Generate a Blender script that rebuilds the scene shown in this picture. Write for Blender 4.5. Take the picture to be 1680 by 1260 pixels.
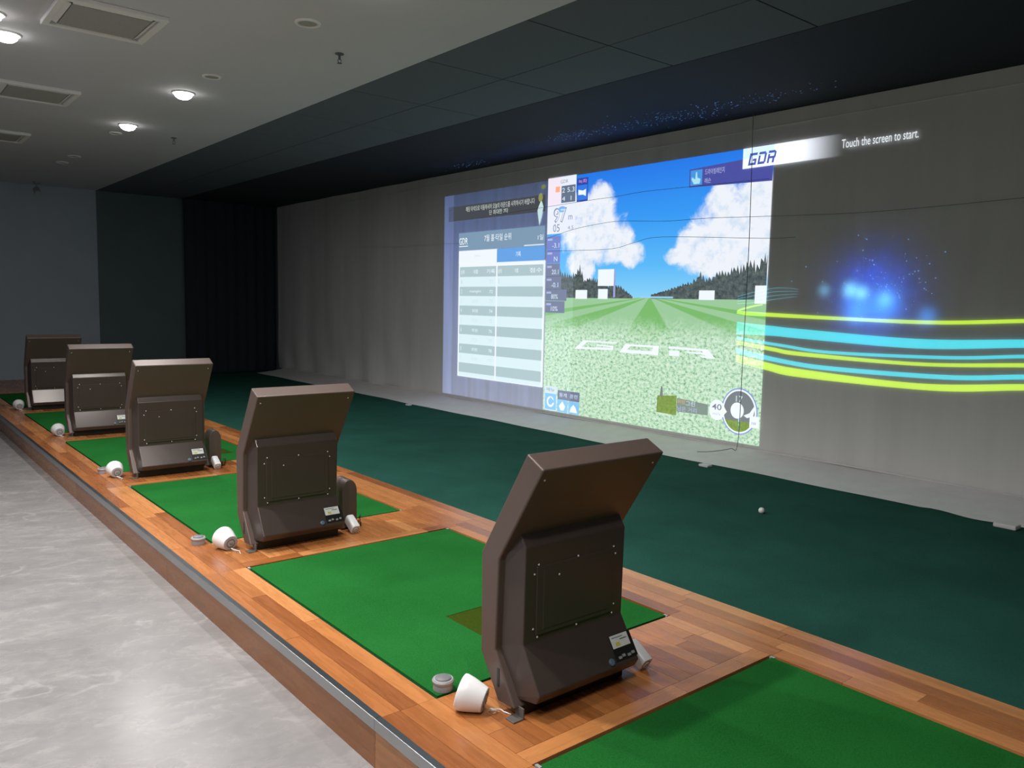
import bpy, bmesh, math, random
from mathutils import Vector, Matrix

for o in list(bpy.data.objects):
    bpy.data.objects.remove(o, do_unlink=True)
random.seed(7)
SC = bpy.context.scene
COL = SC.collection
R = math.radians

# ------------------------------------------------------------------ camera, world, exposure
# world axes: X towards the projection screen, Y along the row of bays, Z up (0 = top of the platform)
cam_d = bpy.data.cameras.new('camera')
cam = bpy.data.objects.new('camera', cam_d)
COL.objects.link(cam)
FPX, YAW, PITCH, ROLL = 1320.2, R(39.641), R(-5.703), R(1.165)
fw = Vector((math.sin(YAW) * math.cos(PITCH), math.cos(YAW) * math.cos(PITCH), math.sin(PITCH)))
rt = Vector((math.cos(YAW), -math.sin(YAW), 0))
up = rt.cross(fw)
r2 = rt * math.cos(ROLL) + up * math.sin(ROLL)
u2 = -rt * math.sin(ROLL) + up * math.cos(ROLL)
cam.matrix_world = Matrix(((r2.x, u2.x, -fw.x, 0), (r2.y, u2.y, -fw.y, 0), (r2.z, u2.z, -fw.z, 1.42), (0, 0, 0, 1)))
cam_d.sensor_width = 36.0
cam_d.lens = FPX / 1680 * 36.0
cam_d.clip_start = 0.05
cam_d.clip_end = 100
SC.camera = cam

w = bpy.data.worlds.new('world')
SC.world = w
w.use_nodes = True
w.node_tree.nodes['Background'].inputs[0].default_value = (0.02, 0.023, 0.028, 1)
w.node_tree.nodes['Background'].inputs[1].default_value = 1.0

SC.view_settings.view_transform = 'Standard'
SC.view_settings.look = 'None'
SC.view_settings.gamma = 1.0
SC.view_settings.use_curve_mapping = False
SC.view_settings.exposure = 0.0

# the ceiling downlights: (x, y, watts); watts 0 = switched off
CEIL = 3.21
LIT = [(2.39, 7.505, 26), (2.39, 9.31, 28), (0.95, 6.72, 26), (0.80, 6.30, 26),
       (2.39, 4.20, 24), (0.95, 4.50, 44), (0.95, 2.60, 36), (0.95, 0.70, 20),  # lamp above the olive-patch mat is added unseen to brighten carpet and cloth
       (-0.60, 4.80, 38), (-0.60, 2.60, 36), (-0.60, 0.40, 24), (-2.20, 4.00, 26), (-2.20, 1.40, 24)]


# ------------------------------------------------------------------ helpers
def lin(c):
    c = c / 255.0
    return c / 12.92 if c <= 0.04045 else ((c + 0.055) / 1.055) ** 2.4


def srgb(r, g, b):
    return (lin(r), lin(g), lin(b), 1)


def link(o, parent=None):
    COL.objects.link(o)
    if parent is not None:
        o.parent = parent
    return o


def tag(o, label=None, cat=None, group=None, kind=None):
    if label:
        o['label'] = label
    if cat:
        o['category'] = cat
    if group:
        o['group'] = group
    if kind:
        o['kind'] = kind
    return o


def empty(name, loc=(0, 0, 0), rz=0, parent=None):
    o = bpy.data.objects.new(name, None)
    o.empty_display_size = 0.1
    link(o, parent)
    o.location = loc
    o.rotation_euler = (0, 0, rz)
    return o


class MB:
    def __init__(self):
        self.v = []
        self.f = []

    def add(self, vs, fs):
        n = len(self.v)
        self.v += [tuple(p) for p in vs]
        self.f += [tuple(i + n for i in q) for q in fs]
        return self

    def box(self, x0, x1, y0, y1, z0, z1):
        vs = [(x, y, z) for z in (z0, z1) for y in (y0, y1) for x in (x0, x1)]
        return self.add(vs, [(0, 2, 3, 1), (4, 5, 7, 6), (0, 1, 5, 4), (2, 6, 7, 3), (0, 4, 6, 2), (1, 3, 7, 5)])

    def prism_x(self, prof, x0, x1):
        """prof: list of (y, z); extruded along x"""
        n = len(prof)
        vs = [(x0, y, z) for y, z in prof] + [(x1, y, z) for y, z in prof]
        fs = [tuple(range(n)), tuple(reversed(range(n, 2 * n)))]
        for i in range(n):
            j = (i + 1) % n
            fs.append((j, i, i + n, j + n))
        return self.add(vs, fs)

    def prism_y(self, prof, y0, y1):
        """prof: list of (x, z); extruded along y"""
        n = len(prof)
        vs = [(x, y0, z) for x, z in prof] + [(x, y1, z) for x, z in prof]
        fs = [tuple(reversed(range(n))), tuple(range(n, 2 * n))]
        for i in range(n):
            j = (i + 1) % n
            fs.append((i, j, j + n, i + n))
        return self.add(vs, fs)

    def lathe(self, prof, org, axis, seg=24):
        """prof: list of (radius, distance along axis)"""
        a = Vector(axis).normalized()
        t = Vector((0, 0, 1)) if abs(a.z) < 0.9 else Vector((1, 0, 0))
        e1 = a.cross(t).normalized()
        e2 = a.cross(e1)
        org = Vector(org)
        vs, fs = [], []
        for r, d in prof:
            for k in range(seg):
                th = 2 * math.pi * k / seg
                vs.append(org + a * d + (e1 * math.cos(th) + e2 * math.sin(th)) * r)
        m = len(prof)
        for i in range(m - 1):
            for k in range(seg):
                k2 = (k + 1) % seg
                fs.append((i * seg + k, i * seg + k2, (i + 1) * seg + k2, (i + 1) * seg + k))
        fs.append(tuple(reversed(range(seg))))
        fs.append(tuple(range((m - 1) * seg, m * seg)))
        return self.add(vs, fs)

    def tube(self, pts, r, seg=6):
        pts = [Vector(q) for q in pts]
        n = len(pts)
        vs, fs = [], []
        for i, q in enumerate(pts):
            d = (pts[min(i + 1, n - 1)] - pts[max(i - 1, 0)]).normalized()
            t = Vector((0, 0, 1)) if abs(d.z) < 0.9 else Vector((1, 0, 0))
            e1 = d.cross(t).normalized()
            e2 = d.cross(e1)
            for k in range(seg):
                th = 2 * math.pi * k / seg
                vs.append(q + (e1 * math.cos(th) + e2 * math.sin(th)) * r)
        for i in range(n - 1):
            for k in range(seg):
                k2 = (k + 1) % seg
                fs.append((i * seg + k, i * seg + k2, (i + 1) * seg + k2, (i + 1) * seg + k))
        fs.append(tuple(reversed(range(seg))))
        fs.append(tuple(range((n - 1) * seg, n * seg)))
        return self.add(vs, fs)

    def build(self, name, mat, parent=None, bevel=0.0, seg=2, smooth=False):
        me = bpy.data.meshes.new(name)
        me.from_pydata(self.v, [], self.f)
        bm = bmesh.new()
        bm.from_mesh(me)
        bmesh.ops.recalc_face_normals(bm, faces=bm.faces)
        if bevel:
            ed = [e for e in bm.edges if len(e.link_faces) == 2 and e.calc_face_angle(0) > R(12)]
            bmesh.ops.bevel(bm, geom=ed, offset=bevel, segments=seg, profile=0.5, affect='EDGES', clamp_overlap=True)
        bm.to_mesh(me)
        bm.free()
        if smooth:
            me.polygons.foreach_set('use_smooth', [True] * len(me.polygons))
            try:
                me.set_sharp_from_angle(angle=R(35))
            except Exception:
                pass
        me.materials.append(mat)
        return link(bpy.data.objects.new(name, me), parent)


def copy_tree(o, parent=None):
    c = o.copy()
    link(c, parent)
    for ch in [x for x in bpy.data.objects if x.parent == o]:
        copy_tree(ch, c)
    return c


# ---- materials
def nodes(name):
    m = bpy.data.materials.new(name)
    m.use_nodes = True
    nt = m.node_tree
    nt.nodes.clear()
    out = nt.nodes.new('ShaderNodeOutputMaterial')
    return m, nt, out


class N:
    """small wrapper for building node graphs"""
    def __init__(self, nt):
        self.nt = nt

    def put(self, sock, v):
        if hasattr(v, 'is_output') or isinstance(v, bpy.types.NodeSocket):
            self.nt.links.new(v, sock)
        else:
            sock.default_value = v

    def m(self, op, a, b=0.0, c=0.0, clamp=False):
        n = self.nt.nodes.new('ShaderNodeMath')
        n.operation = op
        n.use_clamp = clamp
        self.put(n.inputs[0], a)
        self.put(n.inputs[1], b)
        self.put(n.inputs[2], c)
        return n.outputs[0]

    def pos(self, kind='Object'):
        if kind == 'World':
            return self.nt.nodes.new('ShaderNodeNewGeometry').outputs['Position']
        return self.nt.nodes.new('ShaderNodeTexCoord').outputs[kind]

    def xyz(self, v):
        n = self.nt.nodes.new('ShaderNodeSeparateXYZ')
        self.put(n.inputs[0], v)
        return n.outputs

    def comb(self, x, y, z=0.0):
        n = self.nt.nodes.new('ShaderNodeCombineXYZ')
        self.put(n.inputs[0], x)
        self.put(n.inputs[1], y)
        self.put(n.inputs[2], z)
        return n.outputs[0]

    def noise(self, vec, scale, detail=3, rough=0.5, dist=0.0):
        n = self.nt.nodes.new('ShaderNodeTexNoise')
        self.put(n.inputs['Vector'], vec)
        n.inputs['Scale'].default_value = scale
        n.inputs['Detail'].default_value = detail
        n.inputs['Roughness'].default_value = rough
        n.inputs['Distortion'].default_value = dist
        return n.outputs['Fac']

    def ramp(self, fac, stops):
        n = self.nt.nodes.new('ShaderNodeValToRGB')
        cr = n.color_ramp
        while len(cr.elements) < len(stops):
            cr.elements.new(0.5)
        for e, (p, c) in zip(cr.elements, stops):
            e.position = p
            e.color = c if len(c) == 4 else (*c, 1)
        self.put(n.inputs[0], fac)
        return n.outputs[0]

    def maprange(self, v, a, b, c=0.0, d=1.0, smooth=False):
        n = self.nt.nodes.new('ShaderNodeMapRange')
        if smooth:
            n.interpolation_type = 'SMOOTHSTEP'
        self.put(n.inputs[0], v)
        n.inputs[1].default_value = a
        n.inputs[2].default_value = b
        n.inputs[3].default_value = c
        n.inputs[4].default_value = d
        return n.outputs[0]

    def mix(self, fac, a, b, mode='MIX'):
        n = self.nt.nodes.new('ShaderNodeMix')
        n.data_type = 'RGBA'
        n.blend_type = mode
        self.put(n.inputs[0], fac)
        self.put(n.inputs[6], a)
        self.put(n.inputs[7], b)
        return n.outputs[2]

    def bump(self, h, strength, dist=0.01):
        n = self.nt.nodes.new('ShaderNodeBump')
        n.inputs['Strength'].default_value = strength
        n.inputs['Distance'].default_value = dist
        self.put(n.inputs['Height'], h)
        return n.outputs[0]


def principled(name, color, rough=0.5, metal=0.0, bump=None, spec=0.5, coat=0.0, rough_var=0.0, grain=(60, 0.06)):
    m, nt, out = nodes(name)
    g = N(nt)
    p = nt.nodes.new('ShaderNodeBsdfPrincipled')
    nt.links.new(p.outputs[0], out.inputs[0])
    co = g.pos('World')
    f = g.noise(co, grain[0], 3)
    a = tuple(c * (1 - grain[1]) for c in color[:3]) + (1,)
    b = tuple(min(1, c * (1 + grain[1])) for c in color[:3]) + (1,)
    g.put(p.inputs['Base Color'], g.ramp(f, [(0.3, a), (0.7, b)]))
    p.inputs['Roughness'].default_value = rough
    if rough_var:
        g.put(p.inputs['Roughness'], g.maprange(g.noise(co, 9, 3), 0.3, 0.7, rough - rough_var, rough + rough_var))
    p.inputs['Metallic'].default_value = metal
    p.inputs['Specular IOR Level'].default_value = spec
    p.inputs['Coat Weight'].default_value = coat
    if bump:
        g.put(p.inputs['Normal'], g.bump(g.noise(co, bump[0], 2), bump[1], bump[2]))
    return m


def emit(name, color, strength=1.0, cloth=0.25):
    """projected light on the white cloth"""
    m, nt, out = nodes(name)
    e = nt.nodes.new('ShaderNodeEmission')
    e.inputs[0].default_value = color
    e.inputs[1].default_value = strength
    d = nt.nodes.new('ShaderNodeBsdfDiffuse')
    d.inputs[0].default_value = (cloth, cloth, cloth, 1)
    a = nt.nodes.new('ShaderNodeAddShader')
    nt.links.new(e.outputs[0], a.inputs[0])
    nt.links.new(d.outputs[0], a.inputs[1])
    nt.links.new(a.outputs[0], out.inputs[0])
    return m


def add_light(name, color=(1, 1, 1, 1), strength=1.0):
    """projected light that adds to what lies behind it; returns (material, N, emission node)"""
    m, nt, out = nodes(name)
    e = nt.nodes.new('ShaderNodeEmission')
    e.inputs[0].default_value = color
    e.inputs[1].default_value = strength
    t = nt.nodes.new('ShaderNodeBsdfTransparent')
    a = nt.nodes.new('ShaderNodeAddShader')
    nt.links.new(e.outputs[0], a.inputs[0])
    nt.links.new(t.outputs[0], a.inputs[1])
    nt.links.new(a.outputs[0], out.inputs[0])
    return m, N(nt), e


M = {}
M['plaster'] = principled('ceiling_plaster', (0.62, 0.61, 0.645), 0.85, grain=(1.2, 0.02))
M['tile'] = principled('ceiling_tile', (0.108, 0.124, 0.142), 0.9, grain=(150, 0.08), bump=(220, 0.15, 0.002))
M['joint'] = principled('joint', (0.012, 0.014, 0.016), 0.9)
M['black'] = principled('black_paint', (0.013, 0.017, 0.026), 0.85)
M['curtain'] = principled('black_curtain', (0.028, 0.036, 0.050), 0.95)
M['wall_pale'] = principled('pale_wall', (0.43, 0.49, 0.55), 0.8, grain=(2, 0.03))
M['wall_dark'] = principled('dark_teal_wall', (0.125, 0.165, 0.18), 0.8, grain=(2, 0.04))
M['steel'] = principled('steel', (0.50, 0.52, 0.53), 0.30, metal=1.0, grain=(3, 0.04))
M['steel_top_shaded'] = principled('steel_top_shaded', (0.26, 0.30, 0.33), 0.28, metal=1.0, grain=(3, 0.03))  # darker than the front: the dark ceiling's reflection is put into the colour
M['brown'] = principled('brown_metal_paint', (0.108, 0.077, 0.065), 0.40, metal=0.15, grain=(8, 0.03))
M['brown_dk'] = principled('brown_cover', (0.070, 0.052, 0.045), 0.28, metal=0.20, grain=(8, 0.03))
M['blackpl'] = principled('black_plastic', (0.012, 0.012, 0.012), 0.4)
M['screw'] = principled('screw_steel', (0.85, 0.85, 0.85), 0.35, metal=0.2)
M['white'] = principled('white_plastic', (0.80, 0.80, 0.80), 0.30, grain=(30, 0.01))
M['grey_face'] = principled('grey_plastic', (0.42, 0.43, 0.44), 0.45)
M['dgrey'] = principled('dark_grey_plastic', (0.16, 0.16, 0.165), 0.5)
M['bracket'] = principled('bracket_steel', (0.10, 0.09, 0.085), 0.5)
M['mgrey'] = principled('mid_grey_plastic', (0.32, 0.32, 0.33), 0.45)
M['yellow'] = principled('yellow_print', (0.62, 0.55, 0.10), 0.6)
M['sticker'] = principled('sticker', (0.72, 0.73, 0.70), 0.5)
M['blue_btn'] = principled('blue_button', (0.10, 0.16, 0.22), 0.4)
M['rubber'] = principled('black_rubber', (0.008, 0.010, 0.009), 0.8)
M['skirt'] = principled('white_cloth_skirt', (0.74, 0.72, 0.72), 0.9, grain=(6, 0.04), bump=(9, 0.25, 0.02))
M['cord'] = principled('dark_cord', (0.17, 0.18, 0.20), 0.8)
M['cord_pale'] = principled('pale_cord', (0.55, 0.55, 0.53), 0.8)
M['brass'] = principled('brass', (0.45, 0.33, 0.12), 0.35, metal=1.0)
M['filter'] = principled('air_grille', (0.38, 0.37, 0.35), 0.8)
M['ac_white'] = principled('ac_white', (0.86, 0.84, 0.83), 0.55, grain=(20, 0.01))
M['glass_off'] = principled('screen_glass', (0.01, 0.01, 0.012), 0.08)


def mat_cloth():
    m, nt, out = nodes('screen_cloth')
    g = N(nt)
    p = nt.nodes.new('ShaderNodeBsdfPrincipled')
    nt.links.new(p.outputs[0], out.inputs[0])
    co = g.pos('World')
    s = g.xyz(co)
    f = g.noise(g.comb(0, g.m('MULTIPLY', s[1], 3.0), g.m('MULTIPLY', s[2], 0.35)), 1.6, 4)
    g.put(p.inputs['Base Color'], g.ramp(f, [(0.3, (0.66, 0.65, 0.635)), (0.7, (0.73, 0.72, 0.705))]))
    p.inputs['Roughness'].default_value = 0.95
    p.inputs['Specular IOR Level'].default_value = 0.1
    g.put(p.inputs['Normal'], g.bump(g.noise(co, 260, 1), 0.15, 0.002))
    return m


def mat_stone():
    m, nt, out = nodes('grey_stone_floor')
    g = N(nt)
    p = nt.nodes.new('ShaderNodeBsdfPrincipled')
    nt.links.new(p.outputs[0], out.inputs[0])
    s = g.xyz(g.pos('World'))
    ax = g.m('ADD', g.m('MULTIPLY', s[0], 0.95), g.m('MULTIPLY', s[1], -0.30))
    ay = g.m('ADD', g.m('MULTIPLY', s[0], 0.30), g.m('MULTIPLY', s[1], 0.95))
    v1 = g.comb(g.m('MULTIPLY', ax, 1.0), g.m('MULTIPLY', ay, 1.7), 0.0)
    big = g.noise(v1, 1.3, 7, 0.62, 1.2)
    fine = g.noise(v1, 6.0, 8, 0.72, 1.0)
    blend = g.m('ADD', g.m('MULTIPLY', big, 0.5), g.m('MULTIPLY', fine, 0.5))
    base = g.ramp(blend, [(0.36, (0.188, 0.180, 0.177)), (0.47, (0.212, 0.203, 0.201)), (0.55, (0.234, 0.222, 0.221)), (0.66, (0.286, 0.272, 0.270))])
    vn = g.noise(v1, 1.7, 5, 0.55, 1.0)
    vein = g.maprange(g.m('ABSOLUTE', g.m('SUBTRACT', vn, 0.5)), 0.0, 0.035, 1.0, 0.0, True)
    patchy = g.maprange(g.noise(v1, 2.2, 3), 0.44, 0.66, 0.0, 0.32, True)
    col = g.mix(g.m('MULTIPLY', vein, patchy), base, (0.42, 0.40, 0.40, 1))
    vn2 = g.noise(g.comb(g.m('ADD', ax, 7.0), g.m('MULTIPLY', ay, 1.8), 3.0), 2.4, 6, 0.65, 2.0)
    vein2 = g.maprange(g.m('ABSOLUTE', g.m('SUBTRACT', vn2, 0.51)), 0.0, 0.022, 1.0, 0.0, True)
    col = g.mix(g.m('MULTIPLY', vein2, g.maprange(big, 0.35, 0.6, 0.40, 0.05)), col, (0.155, 0.147, 0.147, 1))
    g.put(p.inputs['Base Color'], col)
    g.put(p.inputs['Roughness'], g.maprange(fine, 0.3, 0.7, 0.23, 0.30))
    p.inputs['Specular IOR Level'].default_value = 0.22
    return m


def mat_turf(name, lo, hi, scale, patch):
    m, nt, out = nodes(name)
    g = N(nt)
    p = nt.nodes.new('ShaderNodeBsdfPrincipled')
    nt.links.new(p.outputs[0], out.inputs[0])
    co = g.pos('World')
    f = g.noise(co, scale, 4, 0.7)
    b = g.noise(co, 1.7, 3, 0.6)
    fac = g.m('ADD', g.m('MULTIPLY', f, 1 - patch), g.m('MULTIPLY', b, patch))
    g.put(p.inputs['Base Color'], g.ramp(fac, [(0.32, lo), (0.68, hi)]))
    p.inputs['Roughness'].default_value = 0.95
    p.inputs['Specular IOR Level'].default_value = 0.05
    p.inputs['Sheen Weight'].default_value = 0.0
    p.inputs['Sheen Roughness'].default_value = 0.5
    g.put(p.inputs['Normal'], g.bump(f, 0.6, 0.006))
    return m


def mat_wood(name, along, dark=1.0):
    m, nt, out = nodes(name)
    g = N(nt)
    p = nt.nodes.new('ShaderNodeBsdfPrincipled')
    nt.links.new(p.outputs[0], out.inputs[0])
    s = g.xyz(g.pos('World'))
    rnd = nt.nodes.new('ShaderNodeObjectInfo').outputs['Random']
    off = g.m('MULTIPLY', rnd, 37.0)
    if along == 'y':
        v = g.comb(g.m('MULTIPLY', s[0], 14.0), g.m('MULTIPLY', s[1], 1.3), g.m('ADD', g.m('MULTIPLY', s[2], 14.0), off))
    else:
        v = g.comb(g.m('MULTIPLY', s[0], 1.3), g.m('MULTIPLY', s[1], 14.0), g.m('ADD', g.m('MULTIPLY', s[2], 14.0), off))
    gr = g.noise(v, 2.2, 6, 0.6, 0.8)
    fi = g.noise(v, 11, 3, 0.6)
    tone = g.ramp(rnd, [(0.0, (0.27, 0.088, 0.026)), (0.25, (0.36, 0.125, 0.036)), (0.5, (0.43, 0.158, 0.046)), (0.75, (0.50, 0.195, 0.060)), (1.0, (0.60, 0.260, 0.092))])
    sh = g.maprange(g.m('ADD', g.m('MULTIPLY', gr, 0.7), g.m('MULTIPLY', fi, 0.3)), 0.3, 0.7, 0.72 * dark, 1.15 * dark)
    col = g.mix(1.0, tone, g.comb(sh, sh, sh), 'MULTIPLY')
    g.put(p.inputs['Base Color'], col)
    g.put(p.inputs['Roughness'], g.maprange(gr, 0.3, 0.7, 0.22, 0.33))
    p.inputs['Specular IOR Level'].default_value = 0.5
    g.put(p.inputs['Normal'], g.bump(fi, 0.08, 0.001))
    return m


M['cloth'] = mat_cloth()
M['stone'] = mat_stone()
M['turf'] = mat_turf('dark_green_carpet', (0.013, 0.060, 0.044), (0.025, 0.105, 0.080), 140, 0.45)
M['mat'] = mat_turf('green_turf', (0.008, 0.085, 0.014), (0.019, 0.172, 0.032), 170, 0.3)
M['olive'] = mat_turf('olive_turf', (0.026, 0.046, 0.003), (0.050, 0.078, 0.007), 170, 0.2)
M['wood_y'] = mat_wood('wood_plank', 'y')
M['wood_x'] = mat_wood('wood_border_plank', 'x')
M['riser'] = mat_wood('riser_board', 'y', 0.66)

# ------------------------------------------------------------------ the setting
Y0, Y1 = -5.0, 15.45          # room length
XL, XS = -4.0, 6.75           # passage wall, wall behind the screen
FLZ = -0.18                   # grey floor below the platform


def struct(o, label=None):
    o['kind'] = 'structure'
    if label:
        o['label'] = label
    return o


struct(MB().box(XL, 1.33, Y0, Y1, FLZ - 0.1, FLZ).build('floor', M['stone']), 'grey marble-look floor of the passage below the platform')
struct(MB().box(3.2115, XS, Y0, Y1, -0.1, -0.002).build('floor_turf', M['turf']), 'dark green carpet floor between the platform and the screen')
struct(MB().box(XL, 3.42, Y0, Y1, CEIL, CEIL + 0.1).build('ceiling', M['plaster']), 'pale plaster ceiling over the passage and bays')
cb = struct(MB().box(3.42, 4.85, Y0, Y1, CEIL + 0.012, CEIL + 0.1).build('ceiling_tiled', M['joint']), 'dark grey tiled ceiling strip')
struct(MB().box(4.85, XS, Y0, Y1, CEIL - 0.002, CEIL + 0.1).build('ceiling_black', M['black']), 'black painted ceiling in front of the screen')
ys = [4.05 + 1.165 * k for k in range(-8, 11)]
ys = [Y0] + [y for y in ys if Y0 < y < Y1] + [Y1]
for xa, xb in ((3.42, 4.16), (4.16, 4.85)):
    for ya, yb in zip(ys[:-1], ys[1:]):
        o = MB().box(xa + 0.004, xb - 0.004, ya + 0.005, yb - 0.005, CEIL - 0.001, CEIL + 0.012).build('ceiling_tile', M['tile'], cb, bevel=0.002, seg=1)
wf = struct(MB().box(XL, 3.42, Y1, Y1 + 0.1, FLZ, CEIL).build('wall_far', M['wall_pale']), 'pale grey far wall at the end of the bays')
struct(MB().box(3.42, XS, Y1 - 0.004, Y1 + 0.1, FLZ, CEIL).build('wall_far_dark', M['wall_dark']), 'dark teal strip of the far wall beside the black curtain')
struct(MB().box(XL - 0.1, XL, Y0, Y1, FLZ, CEIL).build('wall_passage', M['wall_pale']), 'pale wall along the passage')
struct(MB().box(XL, XS, Y0 - 0.1, Y0, FLZ, CEIL).build('wall_back', M['wall_pale']), 'pale wall at the near end of the hall')
struct(MB().box(XS, XS + 0.1, Y0, Y1, FLZ, CEIL).build('wall_screen', M['black']), 'black wall behind the projection screen')
struct(MB().box(XL, 1.33, Y1 - 0.015, Y1, FLZ, FLZ + 0.09).build('baseboard_far', M['dgrey']), 'dark baseboard at the foot of the far wall')

# black curtain at the far end of the screen: soft pleats
mb = MB()
n = 60
prof = []
for i in range(n + 1):
    x = 4.86 + (6.60 - 4.86) * i / n
    prof.append((x, Y1 - 0.07 + 0.022 * math.sin(i * 0.95) + 0.010 * math.sin(i * 0.37 + 1)))
vs = [(x, y, 0.005) for x, y in prof] + [(x, y, CEIL - 0.004) for x, y in prof] + [(x, y + 0.012, 0.005) for x, y in prof] + [(x, y + 0.012, CEIL - 0.004) for x, y in prof]
k = n + 1
fs = [(i, i + 1, k + i + 1, k + i) for i in range(n)] + [(2 * k + i + 1, 2 * k + i, 3 * k + i, 3 * k + i + 1) for i in range(n)]
mb.add(vs, fs)
tag(mb.build('stage_curtain', M['curtain'], smooth=True), 'black full-height curtain hanging between the dark wall strip and the screen', 'curtain')

# ------------------------------------------------------------------ the platform: planks, riser boards, steel nosing
MX0, MX1 = 1.580, 2.872       # mats across
PX0, PX1 = 1.353, 3.209       # planked strip
PITCHY = 2.318
NEAR0, FAR0 = 2.297 - PITCHY, 1.760
mats_y = [(NEAR0 + k * PITCHY, FAR0 + k * PITCHY) for k in range(6)]
PY0, PY1 = -1.2, Y1 - 0.006

plat = struct(MB().box(1.338, 3.209, PY0, PY1, FLZ, -0.022).build('floor_platform', M['rubber']), 'raised wooden platform that carries the hitting bays')
unit = MB().box(-0.5, 0.5, -0.5, 0.5, -0.5, 0.5)
plank_mesh = {}


def plank(x0, x1, y0, y1, kind='wood_y', name='plank'):
    if kind not in plank_mesh:
        o = MB().box(-0.5, 0.5, -0.5, 0.5, -0.5, 0.5).build(name, M[kind], plat)
        plank_mesh[kind] = o.data
    else:
        o = link(bpy.data.objects.new(name, plank_mesh[kind]), plat)
    g = 0.0007
    z1 = random.uniform(-0.0006, 0.0)
    o.location = ((x0 + x1) / 2, (y0 + y1) / 2, z1 - 0.010)
    o.scale = (x1 - x0 - 2 * g, y1 - y0 - 2 * g, 0.020)
    return o


def run(x0, x1, y0, y1, lmin, lmax):
    y = y0
    while y < y1 - 1e-6:
        L = random.uniform(lmin, lmax)
        if y + L > y1 - 0.22:
            L = y1 - y
        plank(x0, x1, y, y + L)
        y += L


# breaks follow the mat corners
edges = [PY0] + [e for m_ in mats_y for e in m_ if e > PY0] + [PY1]
for i in range(3):
    xa = PX0 + (MX0 - 0.006 - PX0) * i / 3
    xb = PX0 + (MX0 - 0.006 - PX0) * (i + 1) / 3
    for ya, yb in zip(edges[:-1], edges[1:]):
        run(xa, xb, ya, yb, 0.75, 1.35)
for i in range(4):
    xa = MX1 + 0.006 + (PX1 - MX1 - 0.006) * i / 4
    xb = MX1 + 0.006 + (PX1 - MX1 - 0.006) * (i + 1) / 4
    yy = [e + 0.04 * i for e in edges[1:-1]]
    for ya, yb in zip([PY0] + yy, yy + [PY1]):
        run(xa, xb, ya, yb, 0.7, 1.3)
gaps = [(PY0, mats_y[0][0])] + [(a[1], b[0]) for a, b in zip(mats_y[:-1], mats_y[1:])] + [(mats_y[-1][1], PY1)]
for ya, yb in gaps:
    ya += 0.006
    yb -= 0.006
    bw = 0.078
    xa = MX0 - 0.006
    while xa < MX1 + 0.005:      # border board laid across, along the mat
        L = random.uniform(0.25, 0.5)
        if xa + L > MX1 - 0.1:
            L = MX1 + 0.006 - xa
        plank(xa, xa + L, ya, ya + bw, 'wood_x')
        xa += L
    nc = 16
    for i in range(nc):
        xa = MX0 - 0.006 + (MX1 - MX0 + 0.012) * i / nc
        xb = MX0 - 0.006 + (MX1 - MX0 + 0.012) * (i + 1) / nc
        if yb - ya < 1.0 and random.random() < 0.45:
            c = random.uniform(ya + bw + 0.14, yb - 0.1)
            plank(xa, xb, ya + bw, c)
            plank(xa, xb, c, yb)
        else:
            run(xa, xb, ya + bw, yb, 0.5, 0.9)
# riser and nosing in lengths with a joint at 2.302
ry = [PY0, 0.0, 2.302, 4.62, 6.94, 9.26, 11.58, 13.9, PY1]
for ya, yb in zip(ry[:-1], ry[1:]):
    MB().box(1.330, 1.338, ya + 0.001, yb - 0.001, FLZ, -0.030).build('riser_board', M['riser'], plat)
    MB().prism_y([(1.3265, -0.042), (1.3265, 0.0015), (1.3300, 0.0015), (1.3300, -0.042)], ya + 0.0008, yb - 0.0008).build('steel_nosing', M['steel'], plat, bevel=0.0010, seg=2)
    MB().box(1.3301, 1.3530, ya + 0.0008, yb - 0.0008, -0.006, 0.0012).build('nosing_top', M['steel_top_shaded'], plat)
# the bare cut edge on the turf side
MB().box(3.209, 3.2112, PY0, PY1, -0.1, -0.001).build('edge_strip', M['wood_y'], plat)

# ------------------------------------------------------------------ hitting mats
MATLAB = ['green turf hitting mat, sixth along the platform from the far wall, before the bare end of the row',
          'green hitting mat with an olive patch showing beside the fifth kiosk from the far wall',
          'green turf hitting mat between the third and fourth kiosk from the far wall',
          'green turf hitting mat between the second and third kiosk from the far wall',
          'green turf hitting mat between the first and second kiosk from the far wall',
          'green turf hitting mat next to the pale far wall']
MATLAB[0] = 'green turf hitting mat behind the back of the fifth kiosk from the far wall'
for k, (ya, yb) in enumerate(mats_y):
    t = empty('hitting_mat', ((MX0 + MX1) / 2, (ya + yb) / 2, -0.022))
    tag(t, MATLAB[k], 'mat', 'green hitting mats let into the platform')
    hx, hy = (MX1 - MX0) / 2, (yb - ya) / 2
    MB().box(-hx, hx, -hy, hy, 0, 0.010).build('rubber_base', M['rubber'], t)
    # turf sheet with a cut-out for the hitting strip
    px0, px1, py0, py1 = 2.041 - 2.226, 2.700 - 2.226, 2.640 - 3.186, 2.900 - 3.186
    gx, gy = hx - 0.010, hy - 0.010
    mt = MB()
    for (a, b, c, d) in ((-gx, gx, -gy, py0), (-gx, gx, py1, gy), (-gx, px0, py0, py1), (px1, gx, py0, py1)):
        mt.box(a, b, c, d, 0.010, 0.021)
    mt.build('turf', M['mat'], t)
    tag(MB().box(px0 + 0.001, px1 - 0.001, py0 + 0.001, py1 - 0.001, 0.010, 0.0195).build('hitting_strip', M['olive'], t), 'olive green worn turf patch')
    for sx, sy in ((-1, 1), (1, 1), (1, -1)):
        MB().box(sx * hx - 0.012 * (sx > 0) , sx * hx + 0.012 * (sx < 0), sy * hy - 0.022 * (sy > 0), sy * hy + 0.022 * (sy < 0), 0.010, 0.0222).build('corner_plate', M['mgrey'], t)

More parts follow.
